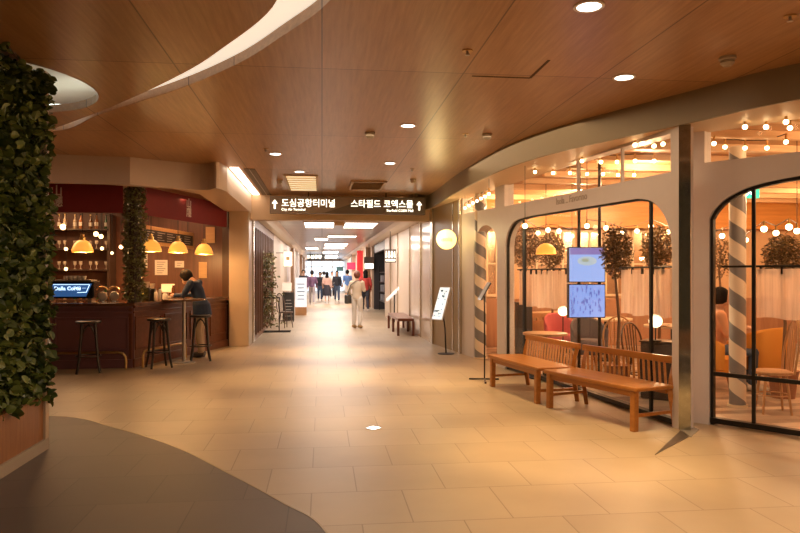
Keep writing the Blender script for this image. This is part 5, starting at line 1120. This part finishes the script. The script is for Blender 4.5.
# customer leaning at the high table
px, py = flo(199.5, 357); 
cu = person('person in a navy jacket and beige trousers leaning over the high table at the bar', px, py, 1.3,
    dict(pel=(0, -.05, .93), bel=(0, .0, 1.08), che=(0, .06, 1.25), shc=(0, .10, 1.37), nek=(0, .15, 1.42), hed=(0, .25, 1.45), shL=(-.18, .09, 1.355), shR=(.18, .09, 1.355), elL=(-.24, .2, 1.13), wrL=(-.12, .42, 1.13), elR=(.24, .2, 1.13), wrR=(.10, .44, 1.13), hiL=(-.09, -.05, .9), hiR=(.09, -.05, .9), knL=(-.09, -.02, .49), knR=(.1, .03, .49), anL=(-.09, -.08, .09), anR=(.1, .0, .09)),
    1.0, navy, khaki, mat('dark_shoe', (0.05, 0.035, 0.03), .4), vox=.0105, fingers=True, head_tilt=.7, hem=.12)
hand = Vector((px, py, 0)) + Matrix.Rotation(1.3, 3, 'Z') @ Vector((-.02, .50, 0))
t = M().cbox((hand.x, hand.y, 1.10), (.26, .2, .012), .95); t.build('magazine', paper, label='open pale magazine on the high table under the hands of the customer', cat='magazine')
# walker with the shoulder bag
px, py = flo(357, 328); tan = mat('cream_cloth', (0.62, 0.50, 0.36), .8)
wk = person('person in cream with auburn hair and a dark shoulder bag, nearest walker in the corridor', px, py, -.45,
    dict(knL=(-.10, .03, .50), anL=(-.11, .02, .09), knR=(.10, .06, .49), anR=(.11, -.06, .09), elL=(-.24, -.08, 1.12), wrL=(-.2, .05, .9), elR=(.22, .05, 1.14), wrR=(.12, .28, 1.18)),
    .93, tan, mat('pale_trousers', (0.72, 0.66, 0.58), .8), mat('tan_shoe', (0.45, 0.28, 0.12), .5), hair=mat('auburn_hair', (0.16, 0.045, 0.02), .5), vox=.0125, fingers=True)
m = Matrix.Translation((px, py, 0)) @ Matrix.Rotation(-.45, 4, 'Z'); bg = Vector((-.25, -.05, .88)) * .93
t = thing('shoulder_bag', 'dark grey shoulder bag hanging at the hip of the walker in cream', 'bag', tuple(m @ bg))
q = M().cbox(bg, (.13, .36, .25)); q.v = [tuple(m @ Vector(v)) for v in q.v]; q.build('pouch', mat('bag_grey', (0.06, 0.055, 0.05), .5), t, bevel=.03)
q = M().tube([bg + Vector((0, -.13, .1)), Vector((-.15, -.12, 1.2)), Vector((.0, -.13, 1.32)), Vector((.15, -.04, 1.36)), Vector((.1, .12, 1.22)), Vector((-.12, .14, 1.0)), bg + Vector((0, .13, .1))], .012, 6); q.v = [tuple(m @ Vector(v)) for v in q.v]; q.build('strap', MATS['bag_grey'], t, smooth=True)
# walkers farther off
W1 = dict(knL=(-.09, .14, .50), anL=(-.09, .2, .10), knR=(.09, -.02, .49), anR=(.09, -.24, .13), wrL=(-.23, -.06, .87), wrR=(.23, .18, .9))
W2 = dict(knR=(.09, .14, .50), anR=(.09, .2, .10), knL=(-.09, -.02, .49), anL=(-.09, -.24, .13), wrR=(.23, -.06, .87), wrL=(-.23, .18, .9))
cl = lambda n, c: mat(n, c, .8)
dk = cl('dark_cloth', (0.03, 0.03, 0.045)); den = cl('denim', (0.06, 0.09, 0.16)); wh = cl('white_cloth', (.7, .68, .66)); blu = cl('sky_blue_cloth', (0.12, 0.25, 0.62)); pur = cl('plum_cloth', (0.10, 0.05, 0.10)); gry = cl('grey_cloth', (.3, .28, .3)); red = cl('red_cloth', (.5, .05, .04)); pk = cl('blush_cloth', (.6, .4, .35))
far = [(312, 305, 0, W1, 1.0, pur, gry, 'in a plum top and grey trousers, walking at the left of the group', {}),
       (303.5, 303, PI, W2, 1.03, dk, dk, 'in dark clothes at the far left beside the sandwich board', {}),
       (320, 301, PI, W1, .97, dk, den, 'in a dark top behind the plum walker', {}),
       (327, 303.5, 0, W2, .96, pk, None, 'in a blush top and dark skirt in the middle of the group', dict(skirt=dk, longhair=True)),
       (337, 302, PI, W1, 1.0, dk, den, 'in a dark jacket and blue jeans right of the blush top', dict(longhair=True)),
       (347.5, 302.5, .3, W2, 1.03, blu, wh, 'in a sky blue shirt and white shorts beside the walker in cream', dict(shorts=True, sleeves='short')),
       (365.5, 312, 0, W1, .98, red, dk, 'in a red top half hidden at the right shop piers', dict(longhair=True)),
       (332, 298, PI, W2, 1.0, wh, dk, 'in a white top farthest down the corridor', {}),
       (324, 299, 0, W1, 1.0, gry, dk, 'in a grey top far behind the blush walker', {})]
for px, py, rz, ps, s_, tp, lg, lab, kw in far:
    x, y = flo(px, py); person('person ' + lab, x, y, rz, ps, s_, tp, lg, vox=.028, **kw)
# seated diner
x, y = atd(719, 8.75)
SIT = dict(pel=(0, 0, .52), bel=(0, .0, .68), che=(0, .02, .88), shc=(0, .02, 1.0), nek=(0, .03, 1.06), hed=(0, .06, 1.19), shL=(-.18, .01, .985), shR=(.18, .01, .985), elL=(-.22, .08, .74), elR=(.22, .08, .74), wrL=(-.12, .3, .80), wrR=(.12, .3, .80),
           hiL=(-.09, .0, .50), hiR=(.09, 0, .50), knL=(-.11, .42, .50), knR=(.11, .42, .50), anL=(-.11, .42, .09), anR=(.11, .40, .09))
person('person in peach top and blue jeans seated behind the striped pillar', *atd(716.5, 8.93), -1.9, SIT, 1.0, cl('peach_cloth', (.62, .3, .16)), den, vox=.018)
for o in bpy.data.objects:
    if '_w' in o: del o['_w']
